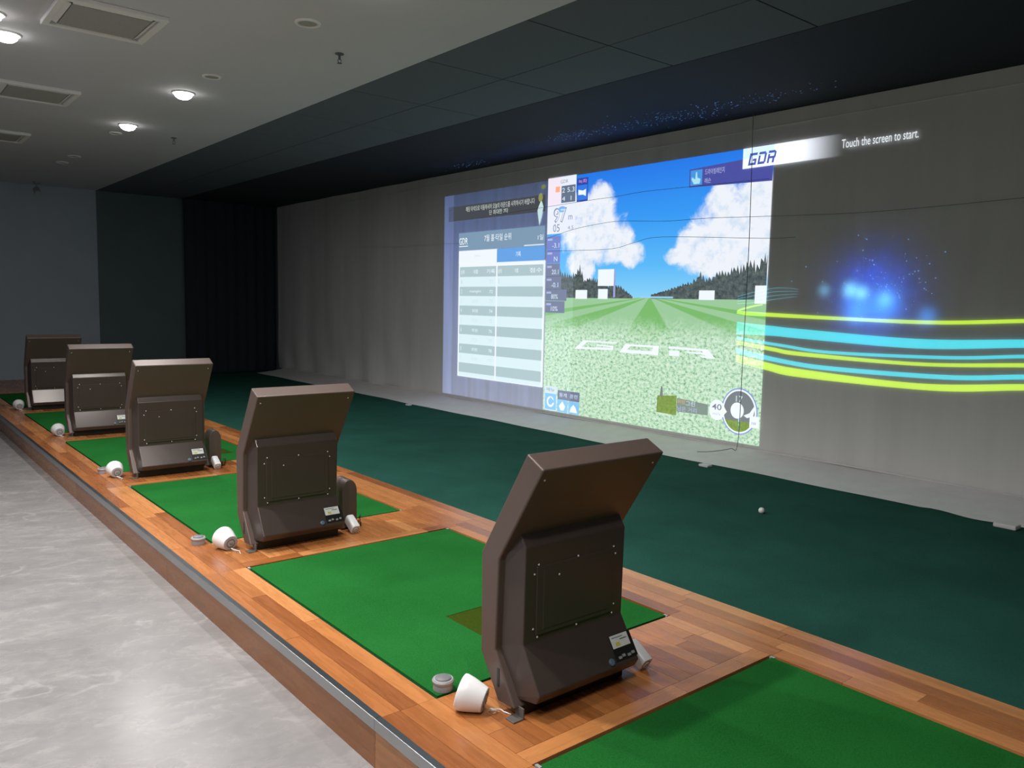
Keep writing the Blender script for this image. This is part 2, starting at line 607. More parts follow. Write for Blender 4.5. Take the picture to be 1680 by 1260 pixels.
# ------------------------------------------------------------------ kiosks
KX, KY = 2.005, 2.030
ORD = ['fifth', 'fourth', 'third', 'second', 'first']


def make_kiosk():
    t = empty('golf_kiosk', (0, 0, 0))
    prof = [(0.070, 0.030), (0.172, 0.180), (0.176, 0.545), (-0.060, 0.932), (-0.143, 0.889), (0.077, 0.538), (0.089, 0.209), (-0.022, 0.035)]
    MB().prism_x(prof, -0.297, 0.297).build('shell', M['brown'], t, bevel=0.007, seg=3)
    # raised rear cover
    oy = [(0.021, 0.630), (-0.008, 0.588), (-0.004, 0.245), (-0.098, 0.095), (-0.080, 0.062)]
    iy = [(0.045, 0.612), (0.085, 0.560), (0.100, 0.215), (0.030, 0.060), (0.020, 0.055)]
    wo = [0.247, 0.247, 0.247, 0.250, 0.250]
    wi = [0.250, 0.275, 0.275, 0.272, 0.272]
    vs, fs = [], []
    for s in (-1, 1):
        vs += [(s * a, y, z) for a, (y, z) in zip(wo, oy)]
        vs += [(s * a, y, z) for a, (y, z) in zip(wi, iy)]
    for i in range(4):
        fs.append((i, i + 1, 11 + i, 10 + i))
        fs.append((i, 5 + i, 6 + i, i + 1))
        fs.append((10 + i, 11 + i, 16 + i, 15 + i))
        fs.append((5 + i, 15 + i, 16 + i, 6 + i))
    fs.append((0, 10, 15, 5))
    fs.append((4, 9, 19, 14))
    cov = MB().add(vs, fs).build('rear_cover', M['brown_dk'], t, bevel=0.004, seg=2)
    pl = MB().box(-0.195, 0.19, -0.0105, 0.001, 0.268, 0.515).build('access_plate', M['brown_dk'], t, bevel=0.0015, seg=1)
    MB().box(-0.165, 0.165, -0.0125, -0.010, 0.285, 0.500).build('inner_plate', M['brown_dk'], pl, bevel=0.001, seg=1)
    scr = MB().lathe([(0.0038, 0), (0.0036, 0.0016), (0.0022, 0.0024)], (0, 0, 0), (0, -1, 0), 8)
    first = None
    spots = [(-0.190, -0.0105, 0.523, 0), (-0.205, -0.0065, 0.490, 0), (0.0, -0.0105, 0.519, 0), (0.185, -0.0105, 0.521, 0), (0.200, -0.0065, 0.490, 0),
             (-0.205, -0.0045, 0.293, 0), (-0.190, -0.0105, 0.263, 0), (0.0, -0.0105, 0.263, 0), (0.200, -0.0045, 0.293, 0), (0.185, -0.0105, 0.263, 0), (-0.093, -0.0125, 0.470, 0)]
    sl = math.atan2(0.220, 0.351)
    for x, zz in ((-0.270, 0.850), (0.262, 0.850)):
        spots.append((x, 0.077 - 0.220 * (zz - 0.538) / 0.351, zz, sl))
    spots += [(-0.284, 0.083, 0.490, 0), (-0.280, 0.012, 0.055, -0.5), (0.284, 0.083, 0.490, 0)]
    for x, y, zz, tilt in spots:
        if first is None:
            o = scr.build('screw', M['screw'], t)
            first = o.data
        else:
            o = link(bpy.data.objects.new('screw', first), t)
        o.location = (x, y - 0.0002, zz)
        o.rotation_euler = (tilt, 0, 0)
    # sloping foot of the cover carries the connector plate
    ang = math.atan2(0.098, 0.150)
    cp = MB().box(-0.058, 0.058, -0.004, 0.004, -0.046, 0.050).build('connector_plate', M['blackpl'], t, bevel=0.001, seg=1)
    cp.location = (0.194, -0.064, 0.147)
    cp.rotation_euler = (-ang, 0, 0)
    MB().box(-0.052, 0.040, -0.0055, -0.0035, 0.000, 0.047).build('sticker', M['sticker'], cp)
    MB().box(-0.034, -0.012, -0.0062, -0.005, 0.006, 0.020).build('yellow_mark', M['yellow'], cp)
    MB().box(-0.006, 0.030, -0.0062, -0.005, 0.026, 0.030).build('print_line', M['dgrey'], cp)
    MB().box(-0.044, 0.012, -0.0062, -0.005, 0.036, 0.039).build('print_line', M['dgrey'], cp)
    for i, x in enumerate((-0.036, -0.016, 0.012, 0.034)):
        MB().box(x - 0.006, x + 0.006, -0.010, -0.0035, -0.040 + 0.004 * (i % 2), -0.030 + 0.004 * (i % 2)).build('socket', M['mgrey'], cp)
    b = MB().lathe([(0.013, 0), (0.013, 0.006), (0.009, 0.008)], (0, 0, 0), (0, -1, 0), 16).build('button', M['blue_btn'], t)
    b.location = (0.112, -0.0865, 0.114)
    b.rotation_euler = (-ang, 0, 0)
    MB().box(-0.250, 0.250, -0.020, 0.055, 0.0, 0.062).build('plinth', M['blackpl'], t, bevel=0.003, seg=1)
    f = MB().box(-0.318, -0.270, -0.045, 0.000, 0.0, 0.005)
    f.box(-0.275, -0.270, -0.045, 0.000, 0.004, 0.040)
    f.build('foot_bracket', M['bracket'], t, bevel=0.001, seg=1)
    # vent slot low on the passage side
    MB().box(-0.2985, -0.296, 0.062, 0.074, 0.085, 0.150).build('side_slot', M['blackpl'], t)
    # touch panel on the golfer's side of the tilted head
    d = Vector((0, -0.236, 0.387)).normalized()
    nrm = Vector((0, 0.387, 0.236)).normalized()
    c = Vector((0, 0.058, 0.7385))
    q = [c + Vector((sx * 0.26, 0, 0)) + d * sz * 0.19 + nrm * dn for dn in (0.0005, 0.004) for sz in (-1, 1) for sx in (-1, 1)]
    MB().add(q, [(0, 2, 3, 1), (4, 5, 7, 6), (0, 1, 5, 4), (2, 6, 7, 3), (0, 4, 6, 2), (1, 3, 7, 5)]).build('touch_panel', M['glass_off'], t)
    return t


def make_cone():
    """white cone-shaped device lying on its side"""
    t = empty('cone_sensor', (0, 0, 0))
    a = Vector((0.72, -0.69, 0.0)).normalized()
    L = 0.094
    R0, R1 = 0.064, 0.043
    o = Vector((0, 0, R0)) - a * 0.0
    tilt = Vector((a.x, a.y, -(R0 - R1) / L)).normalized()
    body = MB().lathe([(0.020, 0.004), (R0 - 0.008, 0.0), (R0 - 0.002, 0.003), (R0, 0.010), (R0 - 0.004, 0.035), (R1 + 0.007, 0.072), (R1, L)], o, tilt, 32)
    body.build('housing', M['white'], t, smooth=True)
    e = o + tilt * L
    MB().lathe([(R1 - 0.002, -0.002), (R1 - 0.002, 0.002), (R1 - 0.006, 0.003)], e, tilt, 28).build('end_face', M['grey_face'], t)
    ring = MB()
    prof = [(0.026, 0.0025), (0.026, 0.0045), (0.021, 0.0045), (0.021, 0.0025)]
    ring.lathe(prof, e, tilt, 24).build('face_ring', M['dgrey'], t)
    MB().lathe([(0.020, 0.002), (0.018, 0.005)], e, tilt, 20).build('face_plate', M['grey_face'], t)
    b2 = e + tilt * 0.005
    up2 = Vector((0, 0, 1))
    sd = tilt.cross(up2).normalized()
    mk = MB()
    for (u0, u1, v0, v1) in ((-0.009, 0.008, 0.006, 0.009), (-0.009, -0.006, -0.008, 0.009), (0.005, 0.008, -0.002, 0.009), (-0.006, 0.008, -0.003, 0.0), (0.001, 0.004, -0.010, -0.003)):
        q = [b2 + sd * u + up2 * v + tilt * dd for dd in (-0.001, 0.001) for v in (v0, v1) for u in (u0, u1)]
        mk.add(q, [(0, 2, 3, 1), (4, 5, 7, 6), (0, 1, 5, 4), (2, 6, 7, 3), (0, 4, 6, 2), (1, 3, 7, 5)])
    mk.build('emblem', M['dgrey'], t)
    # coil of white lead running to the kiosk foot
    pts = []
    st = e + tilt * 0.004 - Vector((0, 0, 0.018))
    for i in range(26):
        th = i / 25 * 2 * math.pi * 1.3
        pts.append(st + Vector((0.012 + 0.018 * math.sin(th) + i * 0.0010, -0.004 - 0.012 * (1 - math.cos(th)), -0.014 - 0.010 * math.sin(th + 0.5))))
    for q in pts:
        q.z = max(q.z, 0.003)
    pts += [Vector((st.x + 0.055, st.y - 0.030, 0.003)), Vector((st.x + 0.070, st.y - 0.060, 0.003))]
    MB().tube(pts, 0.0021).build('lead', M['white'], t, smooth=True)
    return t


def make_side_unit():
    t = empty('side_speaker', (0, 0, 0))
    # rounded square body that tapers from the raised back end to the round front
    ax = Vector((0.0, -0.80, -0.46)).normalized()
    e1 = Vector((1, 0.0, 0)).normalized()
    e2 = ax.cross(e1).normalized()
    if e2.z < 0:
        e2 = -e2
    secs = [(0.0, 0.024, 0.030), (0.006, 0.026, 0.032), (0.096, 0.027, 0.031), (0.102, 0.025, 0.029)]
    vs, fs = [], []
    seg = 24
    for d, a, b in secs:
        for k in range(seg):
            th = 2 * math.pi * k / seg
            c, s = math.cos(th), math.sin(th)
            px = a * math.copysign(abs(c) ** 0.45, c)
            py = b * math.copysign(abs(s) ** 0.45, s)
            vs.append(ax * d + e1 * px + e2 * py)
    for i in range(3):
        for k in range(seg):
            k2 = (k + 1) % seg
            fs.append((i * seg + k, i * seg + k2, (i + 1) * seg + k2, (i + 1) * seg + k))
    fs.append(tuple(reversed(range(seg))))
    fs.append(tuple(range(3 * seg, 4 * seg)))
    zmin = min(v.z for v in vs)
    off = Vector((0, 0, -zmin))
    MB().add([v + off for v in vs], fs).build('housing', M['white'], t, smooth=True)
    e = ax * 0.102 + off
    MB().lathe([(0.021, -0.001), (0.021, 0.0015), (0.017, 0.0015)], e, ax, 24).build('face_ring', M['mgrey'], t)
    MB().lathe([(0.017, 0.0), (0.015, 0.003)], e, ax, 24).build('face_plate', M['white'], t)
    mk = MB()
    b2 = e + ax * 0.003
    for (u0, u1, v0, v1) in ((-0.008, 0.008, 0.004, 0.007), (-0.008, -0.005, -0.007, 0.007), (0.004, 0.007, -0.006, 0.004)):
        q = [b2 + e1 * u + e2 * v + ax * dd for dd in (-0.001, 0.0008) for v in (v0, v1) for u in (u0, u1)]
        mk.add(q, [(0, 2, 3, 1), (4, 5, 7, 6), (0, 1, 5, 4), (2, 6, 7, 3), (0, 4, 6, 2), (1, 3, 7, 5)])
    mk.build('emblem', M['mgrey'], t)
    return t


def make_puck():
    t = empty('foot_button', (0, 0, 0))
    MB().lathe([(0.036, 0), (0.037, 0.004), (0.036, 0.022), (0.040, 0.028), (0.041, 0.036), (0.037, 0.042), (0.030, 0.042)], (0, 0, 0), (0, 0, 1), 32).build('body', M['mgrey'], t, smooth=True)
    MB().lathe([(0.029, 0.0415), (0.030, 0.0455), (0.027, 0.0475)], (0, 0, 0), (0, 0, 1), 32).build('cap', M['dgrey'], t, smooth=True)
    return t


def make_dome():
    t = empty('rounded_housing', (0, 0, 0))
    # arch in x,z standing along y with a rounded back
    pr = [(-0.050, 0.0), (0.050, 0.0), (0.050, 0.235)]
    for i in range(1, 12):
        th = i / 12 * math.pi
        pr.append((0.050 * math.cos(th), 0.235 + 0.075 * math.sin(th)))
    pr.append((-0.050, 0.235))
    MB().prism_y(pr, -0.075, 0.075).build('housing', M['brown'], t, bevel=0.014, seg=4, smooth=True)
    MB().box(-0.058, 0.058, -0.085, 0.085, 0.0, 0.020).build('base', M['blackpl'], t, bevel=0.003, seg=1)
    MB().box(0.054, 0.082, -0.070, -0.035, 0.0, 0.030).build('adapter', M['blackpl'], t, bevel=0.002, seg=1)
    MB().box(0.060, 0.072, -0.072, -0.066, 0.010, 0.036).build('adapter_pin', M['brass'], t)
    pts = [(0.068, -0.050, 0.030), (0.078, -0.045, 0.055), (0.092, -0.030, 0.062), (0.100, -0.010, 0.040), (0.104, 0.0, 0.004), (0.085, 0.02, 0.003), (0.060, 0.03, 0.003)]
    MB().tube(pts, 0.003).build('cable', M['blackpl'], t, smooth=True)
    return t


kiosk, cone, side, puck, dome = make_kiosk(), make_cone(), make_side_unit(), make_puck(), make_dome()
GRP = {'k': 'brown kiosks in a row along the platform', 'c': 'white cones at the kiosk feet', 's': 'white side speakers of the kiosks', 'p': 'grey foot buttons by the mats', 'd': 'rounded housings beside the kiosks'}
KXS = [2.000, 1.993, 1.975, 1.973, 1.966]
for k in range(5):
    y = KY + 2.318 * k
    o = kiosk if k == 0 else copy_tree(kiosk)
    o.location = (KXS[k], y, 0)
    o.rotation_euler.z = [0, R(0.3), R(0.6), R(-0.4), 0][k]
    extra = ['with a white cone at its foot bracket', 'beside a rounded housing', 'beside a rounded housing', 'with a bright band along its foot', 'in front of the pale wall'][k]
    tag(o, '%s brown metal kiosk from the far wall, %s' % (ORD[k], extra), 'kiosk', GRP['k'])
    c = cone if k == 0 else copy_tree(cone)
    c.location = ([1.600, 1.598, 1.580, 1.604, 1.592][k], y + [0.155, 0.150, 0.150, 0.150, 0.150][k], 0)
    c.rotation_euler.z = R([-10, -36, -46, -46, -46][k])
    tag(c, 'white cone-shaped sensor lying at the foot of the %s kiosk from the far wall' % ORD[k], 'sensor', GRP['c'])
    s = side if k == 0 else copy_tree(side)
    s.location = (KXS[k] + 0.352, y + 0.040, 0)
    tag(s, 'white rounded-square speaker propped beside the %s kiosk from the far wall' % ORD[k], 'speaker', GRP['s'])
    if k < 3:
        b = puck if k == 0 else copy_tree(puck)
        b.location = [(1.636, 2.338, -0.0005), (1.512, 4.640, 0), (1.535, 6.975, 0)][k]
        tag(b, ['round grey foot button standing on the corner of the mat with the olive patch', 'round grey foot button on the planks near the fourth kiosk from the far wall', 'round grey foot button on the planks near the third kiosk from the far wall'][k], 'button', GRP['p'])
    if k in (1, 2):
        d = dome if k == 1 else copy_tree(dome)
        d.location = (KXS[k] + 0.382, y + 0.150, 0)
        d.rotation_euler.z = R(-4)
        tag(d, 'dark brown round-topped housing standing beside the %s kiosk from the far wall' % ORD[k], 'housing', GRP['d'])

# ball on the dark carpet
ball = MB().lathe([(0.0213 * math.sin(math.pi * max(i, 0.03) / 16.03), 0.0213 * (1 - math.cos(math.pi * i / 16))) for i in range(17)], (0, 0, 0), (0, 0, 1), 24).build('golf_ball', M['white'], smooth=True)
ball.location = (4.864, 3.115, -0.002)
tag(ball, 'white golf ball lying alone on the dark green carpet', 'golf ball')

# ------------------------------------------------------------------ projection screen
scr_t = empty('projection_screen', (6.62, 7.0, 0.0))
tag(scr_t, 'wide grey-white impact cloth hanging from the black ceiling along the whole wall', 'screen')
SY0, SY1 = -3.5, 15.33


def cloth_x(y, z):
    d = 0.0
    if y > 9.8:
        a = min(1, (y - 9.8) / 0.8)
        d += a * (0.012 * math.sin(y * 4.2 + 0.3 * z) + 0.008 * math.sin(y * 9.5 + 0.9) * (1.2 - z / 3.2))
        if z < 1.2:
            d += a * 0.020 * (1.2 - z) * math.sin(y * 7.0 - z * 3.5)
    if y < 1.4:
        d += 0.008 * math.sin((y - 1.4) * 6)
    return d


nz, ny = 26, 300
vs, fs = [], []
for i in range(ny + 1):
    y = SY0 + (SY1 - SY0) * i / ny
    for j in range(nz + 1):
        z = 0.055 + (CEIL - 0.006 - 0.055) * j / nz
        vs.append((cloth_x(y, z), y - 7.0, z))
for i in range(ny):
    for j in range(nz):
        a = i * (nz + 1) + j
        fs.append((a, a + 1, a + nz + 2, a + nz + 1))
MB().add(vs, fs).build('cloth', M['cloth'], scr_t, smooth=True)
# the skirt folded forward onto the carpet
vs, fs = [], []
cols = [(-0.005, 0.080), (-0.10, 0.062), (-0.28, 0.030), (-0.50, 0.010), (-0.62, 0.002)]
for i in range(ny + 1):
    y = SY0 + (14.95 - SY0) * i / ny
    wv = 0.012 * math.sin(y * 1.9) + 0.008 * math.sin(y * 5.1) + (0.03 * math.sin(y * 11) if 2.0 < y < 2.5 else 0)
    far = 0.02 * max(0, min(1, (y - 5) / 5))
    for j, (x, z) in enumerate(cols):
        f_ = j / 4
        vs.append((x + (wv + far) * f_, y - 7.0, z + 0.006 * math.sin(y * 3.3 + j) * (1 - f_)))
for i in range(ny):
    for j in range(4):
        a = i * 5 + j
        fs.append((a, a + 5, a + 6, a + 1))
MB().add(vs, fs).build('floor_skirt', M['skirt'], scr_t, smooth=True)
MB().box(-0.009, 0.004, SY0 - 7, SY1 - 7, CEIL - 0.136, CEIL - 0.131).build('hem', M['cloth'], scr_t)
MB().tube([(-0.012, SY0 - 7 + i * 0.5, 0.082 + 0.004 * math.sin(i)) for i in range(int((14.95 - SY0) / 0.5) + 1)], 0.008).build('fold_cord', M['skirt'], scr_t, smooth=True)
for y in (12.0, 6.96, 4.56, 1.9):  # cloth seams; those behind the range picture stand in for columns of overlapping light
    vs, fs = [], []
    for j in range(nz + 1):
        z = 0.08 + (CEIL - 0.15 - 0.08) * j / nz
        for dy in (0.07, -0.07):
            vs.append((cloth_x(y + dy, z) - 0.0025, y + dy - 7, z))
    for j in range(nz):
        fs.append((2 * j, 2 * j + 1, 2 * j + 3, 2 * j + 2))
    MB().add(vs, fs).build('seam_overlap_strip', M['cloth'], scr_t, smooth=True)
for y, x, s in ((4.37, 5.895, 1.0), (1.93, 5.915, 1.4), (9.36, 5.915, 0.8)):
    o = MB().box(-0.035 * s, 0.035 * s, -0.05 * s, 0.05 * s, 0, 0.022 * s).build('hem_clip', M['skirt'], None, bevel=0.006 * s, seg=2)
    o.location = (x, y, -0.002)
    tag(o, {4.37: 'small white weight at the skirt edge below the round gauge picture', 1.93: 'larger white weight at the skirt edge past the swirling light ribbons', 9.36: 'smallest white weight at the skirt edge below the score table picture'}[y], 'weight', 'weights holding the screen skirt')

# cords hanging in front of the cloth
XC = 6.555
XV = 6.530


def spline(pts, n=8):
    out = []
    P = [Vector(q) for q in pts]
    for i in range(len(P) - 1):
        p0, p1, p2, p3 = P[max(i - 1, 0)], P[i], P[i + 1], P[min(i + 2, len(P) - 1)]
        for k in range(n):
            t = k / n
            out.append(0.5 * ((2 * p1) + (p2 - p0) * t + (2 * p0 - 5 * p1 + 4 * p2 - p3) * t * t + (3 * p1 - p0 - 3 * p2 + p3) * t ** 3))
    out.append(P[-1])
    return out


for pts, lab, mt in (
    ([(8.3, 2.56), (6.631, 2.600), (6.244, 2.605), (5.814, 2.622), (5.297, 2.617), (4.3, 2.60)], 'uppermost thin cord stretched across the sky of the range picture', 'cord'),
    ([(7.3, 2.21), (6.867, 2.288), (6.464, 2.326), (6.114, 2.337), (5.493, 2.297), (4.959, 2.291), (4.312, 2.264), (3.331, 2.231), (2.209, 2.249), (0.5, 2.3)], 'long thin dark cord stretched across range picture and past the swirl picture', 'cord'),
    ([(7.3, 2.06), (6.766, 2.046), (6.219, 2.045), (5.9, 2.098), (5.525, 2.137), (4.332, 2.066), (4.0, 2.06)], 'lower sagging thin cord stretched across the clouds of the range picture', 'cord'),
    ([(12.1, 2.31), (11.0, 2.27), (9.94, 2.26), (9.238, 2.23), (8.9, 2.225)], 'pale thin cord stretched across the cloth towards the score table picture', 'cord_pale')):
    o = MB().tube([(XC, y, z) for y, z in [(v.x, v.y) for v in spline([(a, b, 0) for a, b in pts])]], 0.0022, 5).build('net_cord', M[mt])
    tag(o, lab, 'cord')
o = MB().tube(spline([(XV, 4.482, CEIL - 0.01), (XV, 4.46, 2.022), (XV, 4.468, 0.878), (XV - 0.01, 4.47, 0.14), (XV - 0.10, 4.49, 0.090), (XV - 0.25, 4.60, 0.060), (XV - 0.30, 4.72, 0.045)]), 0.0035, 6).build('hanging_cable', M['cord'])
tag(o, 'thin dark cable hanging from ceiling to skirt at the edge of the range picture', 'cable')


# ------------------------------------------------------------------ projected pictures (light on the cloth, laid as flat sheets)
def picture(name, yl, label, grp=None):
    e = bpy.data.objects.new(name, None)
    link(e)
    e.matrix_world = Matrix(((0, 0, -1, 6.6150), (-1, 0, 0, yl), (0, 1, 0, 0), (0, 0, 0, 1)))
    tag(e, label, 'projection', grp)
    return e


class Pic:
    """flat pieces in picture coordinates u (to the right), v (up), given as wall Y and height"""
    def __init__(self, root, yl):
        self.r, self.yl = root, yl

    def poly(self, name, pts, mat, layer, label=None):
        o = MB().add([(self.yl - y, z, layer * 0.0012) for y, z in pts], [tuple(range(len(pts)))]).build(name, mat, self.r)
        if label:
            o['label'] = label
        return o

    def rect(self, name, ya, yb, za, zb, mat, layer, label=None):
        return self.poly(name, [(ya, za), (yb, za), (yb, zb), (ya, zb)], mat, layer, label)

    def multi(self, name, polys, mat, layer, kind=None):
        mb = MB()
        for pts in polys:
            mb.add([(self.yl - y, z, layer * 0.0012) for y, z in pts], [tuple(range(len(pts)))])
        o = mb.build(name, mat, self.r)
        if kind:
            o['kind'] = kind
        return o

    def strip(self, name, top, bot, mat, layer):
        """two edge lines sampled along y"""
        a = spline([(y, z, 0) for y, z in top], 10)
        b = spline([(y, z, 0) for y, z in bot], 10)
        n = min(len(a), len(b))
        vs = [(self.yl - q.x, q.y, layer * 0.0012) for q in a[:n]] + [(self.yl - q.x, q.y, layer * 0.0012) for q in b[:n]]
        return MB().add(vs, [(n + i, n + i + 1, i + 1, i) for i in range(n - 1)]).build(name, mat, self.r)

    def disc(self, name, y, z, ry, rz, mat, layer, inner=0.0, seg=40):
        vs, fs = [], []
        for k in range(seg):
            th = 2 * math.pi * k / seg
            vs.append((self.yl - y + ry * math.cos(th), z + rz * math.sin(th), layer * 0.0012))
        if inner:
            for k in range(seg):
                th = 2 * math.pi * k / seg
                vs.append((self.yl - y + ry * inner * math.cos(th), z + rz * inner * math.sin(th), layer * 0.0012))
            fs = [(k, (k + 1) % seg, seg + (k + 1) % seg, seg + k) for k in range(seg)]
        else:
            fs = [tuple(range(seg))]
        return MB().add(vs, fs).build(name, mat, self.r)

    def text(self, body, ya, yb, za, zb, mat, layer, name='lettering', shear=0.0, bold=0.0):
        """lettering fitted into the box ya..yb (left to right), za..zb"""
        cu = bpy.data.curves.new(name, 'FONT')
        cu.body = body
        cu.offset = bold
        cu.resolution_u = 3
        tmp = bpy.data.objects.new('tmp', cu)
        COL.objects.link(tmp)
        dg = bpy.context.evaluated_depsgraph_get()
        me = bpy.data.meshes.new_from_object(tmp.evaluated_get(dg))
        bpy.data.objects.remove(tmp, do_unlink=True)
        me.name = name
        xs = [v.co.x for v in me.vertices]
        zs = [v.co.y for v in me.vertices]
        x0, x1, z0, z1 = min(xs), max(xs), min(zs), max(zs)
        for v in me.vertices:
            fx = (v.co.x - x0) / (x1 - x0)
            fz = (v.co.y - z0) / (z1 - z0)
            v.co = Vector((self.yl - ya + fx * (ya - yb) + shear * (fz - 0.5) * (zb - za), za + fz * (zb - za), layer * 0.0012))
        me.materials.clear()
        me.materials.append(mat)
        return link(bpy.data.objects.new(name, me), self.r)


PW = emit('light_white', srgb(238, 246, 252), 1.0)
PWs = emit('light_soft_white', srgb(205, 225, 235), 1.0)
PD = emit('light_dark', srgb(52, 56, 74), 1.0, 0.05)

# ---- the driving-range picture
YR = 7.375
rng = picture('projected_range_picture', YR, 'bright projected driving range with blue sky, trees and a GDR word on the grass')
A = Pic(rng, YR)
RL, RR, RB, RT = 7.375, 4.300, 0.122, 2.915
HZ = 1.512


def mat_sky():
    m, nt, out = nodes('picture_sky')
    g = N(nt)
    s = g.xyz(g.pos('Object'))
    u, v = s[0], s[1]
    sky = g.ramp(g.maprange(v, HZ, RT), [(0.0, srgb(140, 212, 250)), (0.25, srgb(92, 186, 250)), (0.6, srgb(58, 156, 246)), (1.0, srgb(42, 122, 234))])
    co = g.comb(u, v, 0.0)
    big = g.noise(co, 4.0, 6, 0.62, 0.4)
    # soft ellipses (u, v, ru, rv) give the two cloud banks
    E = [(0.88, 2.45, .20, .28), (0.78, 2.22, .42, .26), (1.15, 2.12, .22, .20), (0.90, 2.60, .09, .14), (0.50, 2.55, .35, .14), (1.36, 1.98, .16, .12), (0.50, 1.90, .14, .14), (0.66, 1.82, .13, .18),
         (2.75, 2.20, .42, .34), (2.55, 2.42, .18, .20), (2.30, 2.05, .26, .20), (2.95, 1.95, .40, .26), (2.08, 1.93, .18, .09), (3.00, 2.48, .25, .15), (2.65, 1.85, .50, .12), (2.12, 2.12, .10, .08)]
    acc = None
    for (cu, cv, ru, rv) in E:
        ru, rv = ru * 1.22, rv * 1.18
        a = g.m('POWER', g.m('ABSOLUTE', g.m('DIVIDE', g.m('SUBTRACT', u, cu), ru)), 2.0)
        b = g.m('POWER', g.m('ABSOLUTE', g.m('DIVIDE', g.m('SUBTRACT', v, cv), rv)), 2.0)
        f = g.m('SUBTRACT', 1.0, g.m('ADD', a, b))
        acc = f if acc is None else g.m('MAXIMUM', acc, f)
    mask = g.maprange(g.m('ADD', acc, g.m('MULTIPLY', g.m('SUBTRACT', big, 0.37), 2.6)), 0.0, 0.9, 0.0, 1.0, True)
    mask = g.m('MULTIPLY', mask, g.maprange(acc, -1.3, 0.0, 0.0, 1.0, True))
    wh = g.ramp(g.noise(co, 7.0, 5, 0.6), [(0.30, srgb(205, 224, 244)), (0.5, srgb(240, 244, 252))])
    col = g.mix(mask, sky, wh)
    e = nt.nodes.new('ShaderNodeEmission')
    g.put(e.inputs[0], col)
    nt.links.new(e.outputs[0], out.inputs[0])
    return m


def mat_grass():
    m, nt, out = nodes('picture_grass')
    g = N(nt)
    s = g.xyz(g.pos('Object'))
    u, v = s[0], s[1]
    dep = g.m('MAXIMUM', g.m('SUBTRACT', HZ + 0.012, v), 0.006)
    k = g.m('DIVIDE', g.m('SUBTRACT', u, YR - 5.715), dep)       # fan lines meeting at the vanishing point
    ak = g.m('ABSOLUTE', k)
    st = g.m('ADD', g.maprange(ak, 0.72, 0.88, 1.0, 0.0, True), g.m('MULTIPLY', g.maprange(ak, 2.85, 3.15, 0.0, 1.0, True), g.maprange(ak, 4.4, 4.8, 1.0, 0.0, True)))
    st = g.m('ADD', st, g.m('MULTIPLY', g.maprange(ak, 6.6, 7.0, 0.0, 1.0, True), g.maprange(ak, 8.6, 9.2, 1.0, 0.0, True)), clamp=True)
    base = g.mix(st, srgb(158, 204, 158), srgb(126, 188, 112))
    spk = g.noise(g.comb(u, g.m('MULTIPLY', v, 1.25), 0.0), 26, 3, 0.7)
    sp = g.ramp(spk, [(0.32, srgb(118, 156, 128)), (0.42, srgb(172, 212, 178)), (0.52, srgb(210, 240, 212)), (0.66, srgb(234, 250, 236))])
    sp = g.mix(0.12, sp, base)
    far = g.maprange(g.m('ADD', dep, g.m('MULTIPLY', g.m('SUBTRACT', g.noise(g.comb(u, v, 0), 7, 3), 0.5), 0.25)), 0.18, 0.50, 0.0, 1.0, True)
    col = g.mix(far, base, sp)
    e = nt.nodes.new('ShaderNodeEmission')
    g.put(e.inputs[0], col)
    nt.links.new(e.outputs[0], out.inputs[0])
    return m


def mat_noise_emit(name, a, b, scale):
    m, nt, out = nodes(name)
    g = N(nt)
    e = nt.nodes.new('ShaderNodeEmission')
    g.put(e.inputs[0], g.ramp(g.noise(g.pos('Object'), scale, 4, 0.7), [(0.35, a), (0.65, b)]))
    nt.links.new(e.outputs[0], out.inputs[0])
    return m


A.rect('sky', RL, RR, HZ, RT, mat_sky(), 0)
A.rect('grass', RL, RR, RB, HZ, mat_grass(), 0)
forest = mat_noise_emit('picture_forest', srgb(62, 74, 80), srgb(104, 114, 112), 22)
rr = random.Random(3)


def treeline(env, name):
    pts = []
    y = env[0][0]
    while y > env[-1][0]:
        for (a, za), (b, zb) in zip(env[:-1], env[1:]):
            if a >= y >= b:
                z = za + (zb - za) * (a - y) / (a - b)
        hgt = z - HZ
        pts.append((y, HZ + hgt * rr.uniform(0.72, 0.86)))
        pts.append((y - 0.012, HZ + hgt * rr.uniform(0.92, 1.06)))
        y -= rr.uniform(0.025, 0.045)
    y_end = env[-1][0]
    polys = []
    for (a, za), (b, zb) in zip(pts[:-1], pts[1:]):
        polys.append([(a, HZ - 0.01), (b, HZ - 0.01), (b, zb), (a, za)])
    A.multi(name, polys, forest, 1)


treeline([(7.375, 1.93), (7.15, 1.86), (7.0, 1.78), (6.86, 1.80), (6.815, 1.90), (6.76, 1.80), (6.706, 1.70), (6.64, 1.75), (6.55, 1.73), (6.44, 1.70), (6.35, 1.66), (6.245, 1.66), (6.14, 1.64), (6.04, 1.575), (5.96, 1.52)], 'tree_line')
treeline([(5.70, 1.55), (5.50, 1.60), (5.355, 1.645), (5.18, 1.685), (5.10, 1.74), (5.066, 1.79), (5.012, 1.715), (4.80, 1.785), (4.63, 1.82), (4.54, 1.85), (4.491, 1.91), (4.434, 1.835), (4.337, 1.93), (4.300, 1.88)], 'tree_line')
A.rect('far_horizon', 5.86, 5.40, HZ - 0.004, HZ + 0.014, emit('light_haze', srgb(150, 205, 240)), 2)
for nm, (a, b, c, d) in {'white_board': (6.847, 6.656, 1.491, 1.594), 'white_board.001': (6.48, 6.33, 1.493, 1.605), 'white_board.002': (5.071, 4.882, 1.495, 1.589), 'white_board.003': (4.425, 4.300, 1.465, 1.635), 'score_tower': (6.489, 6.24, 1.640, 1.825)}.items():
    A.rect(nm.split('.')[0], a, b, c, d, PW, 3)
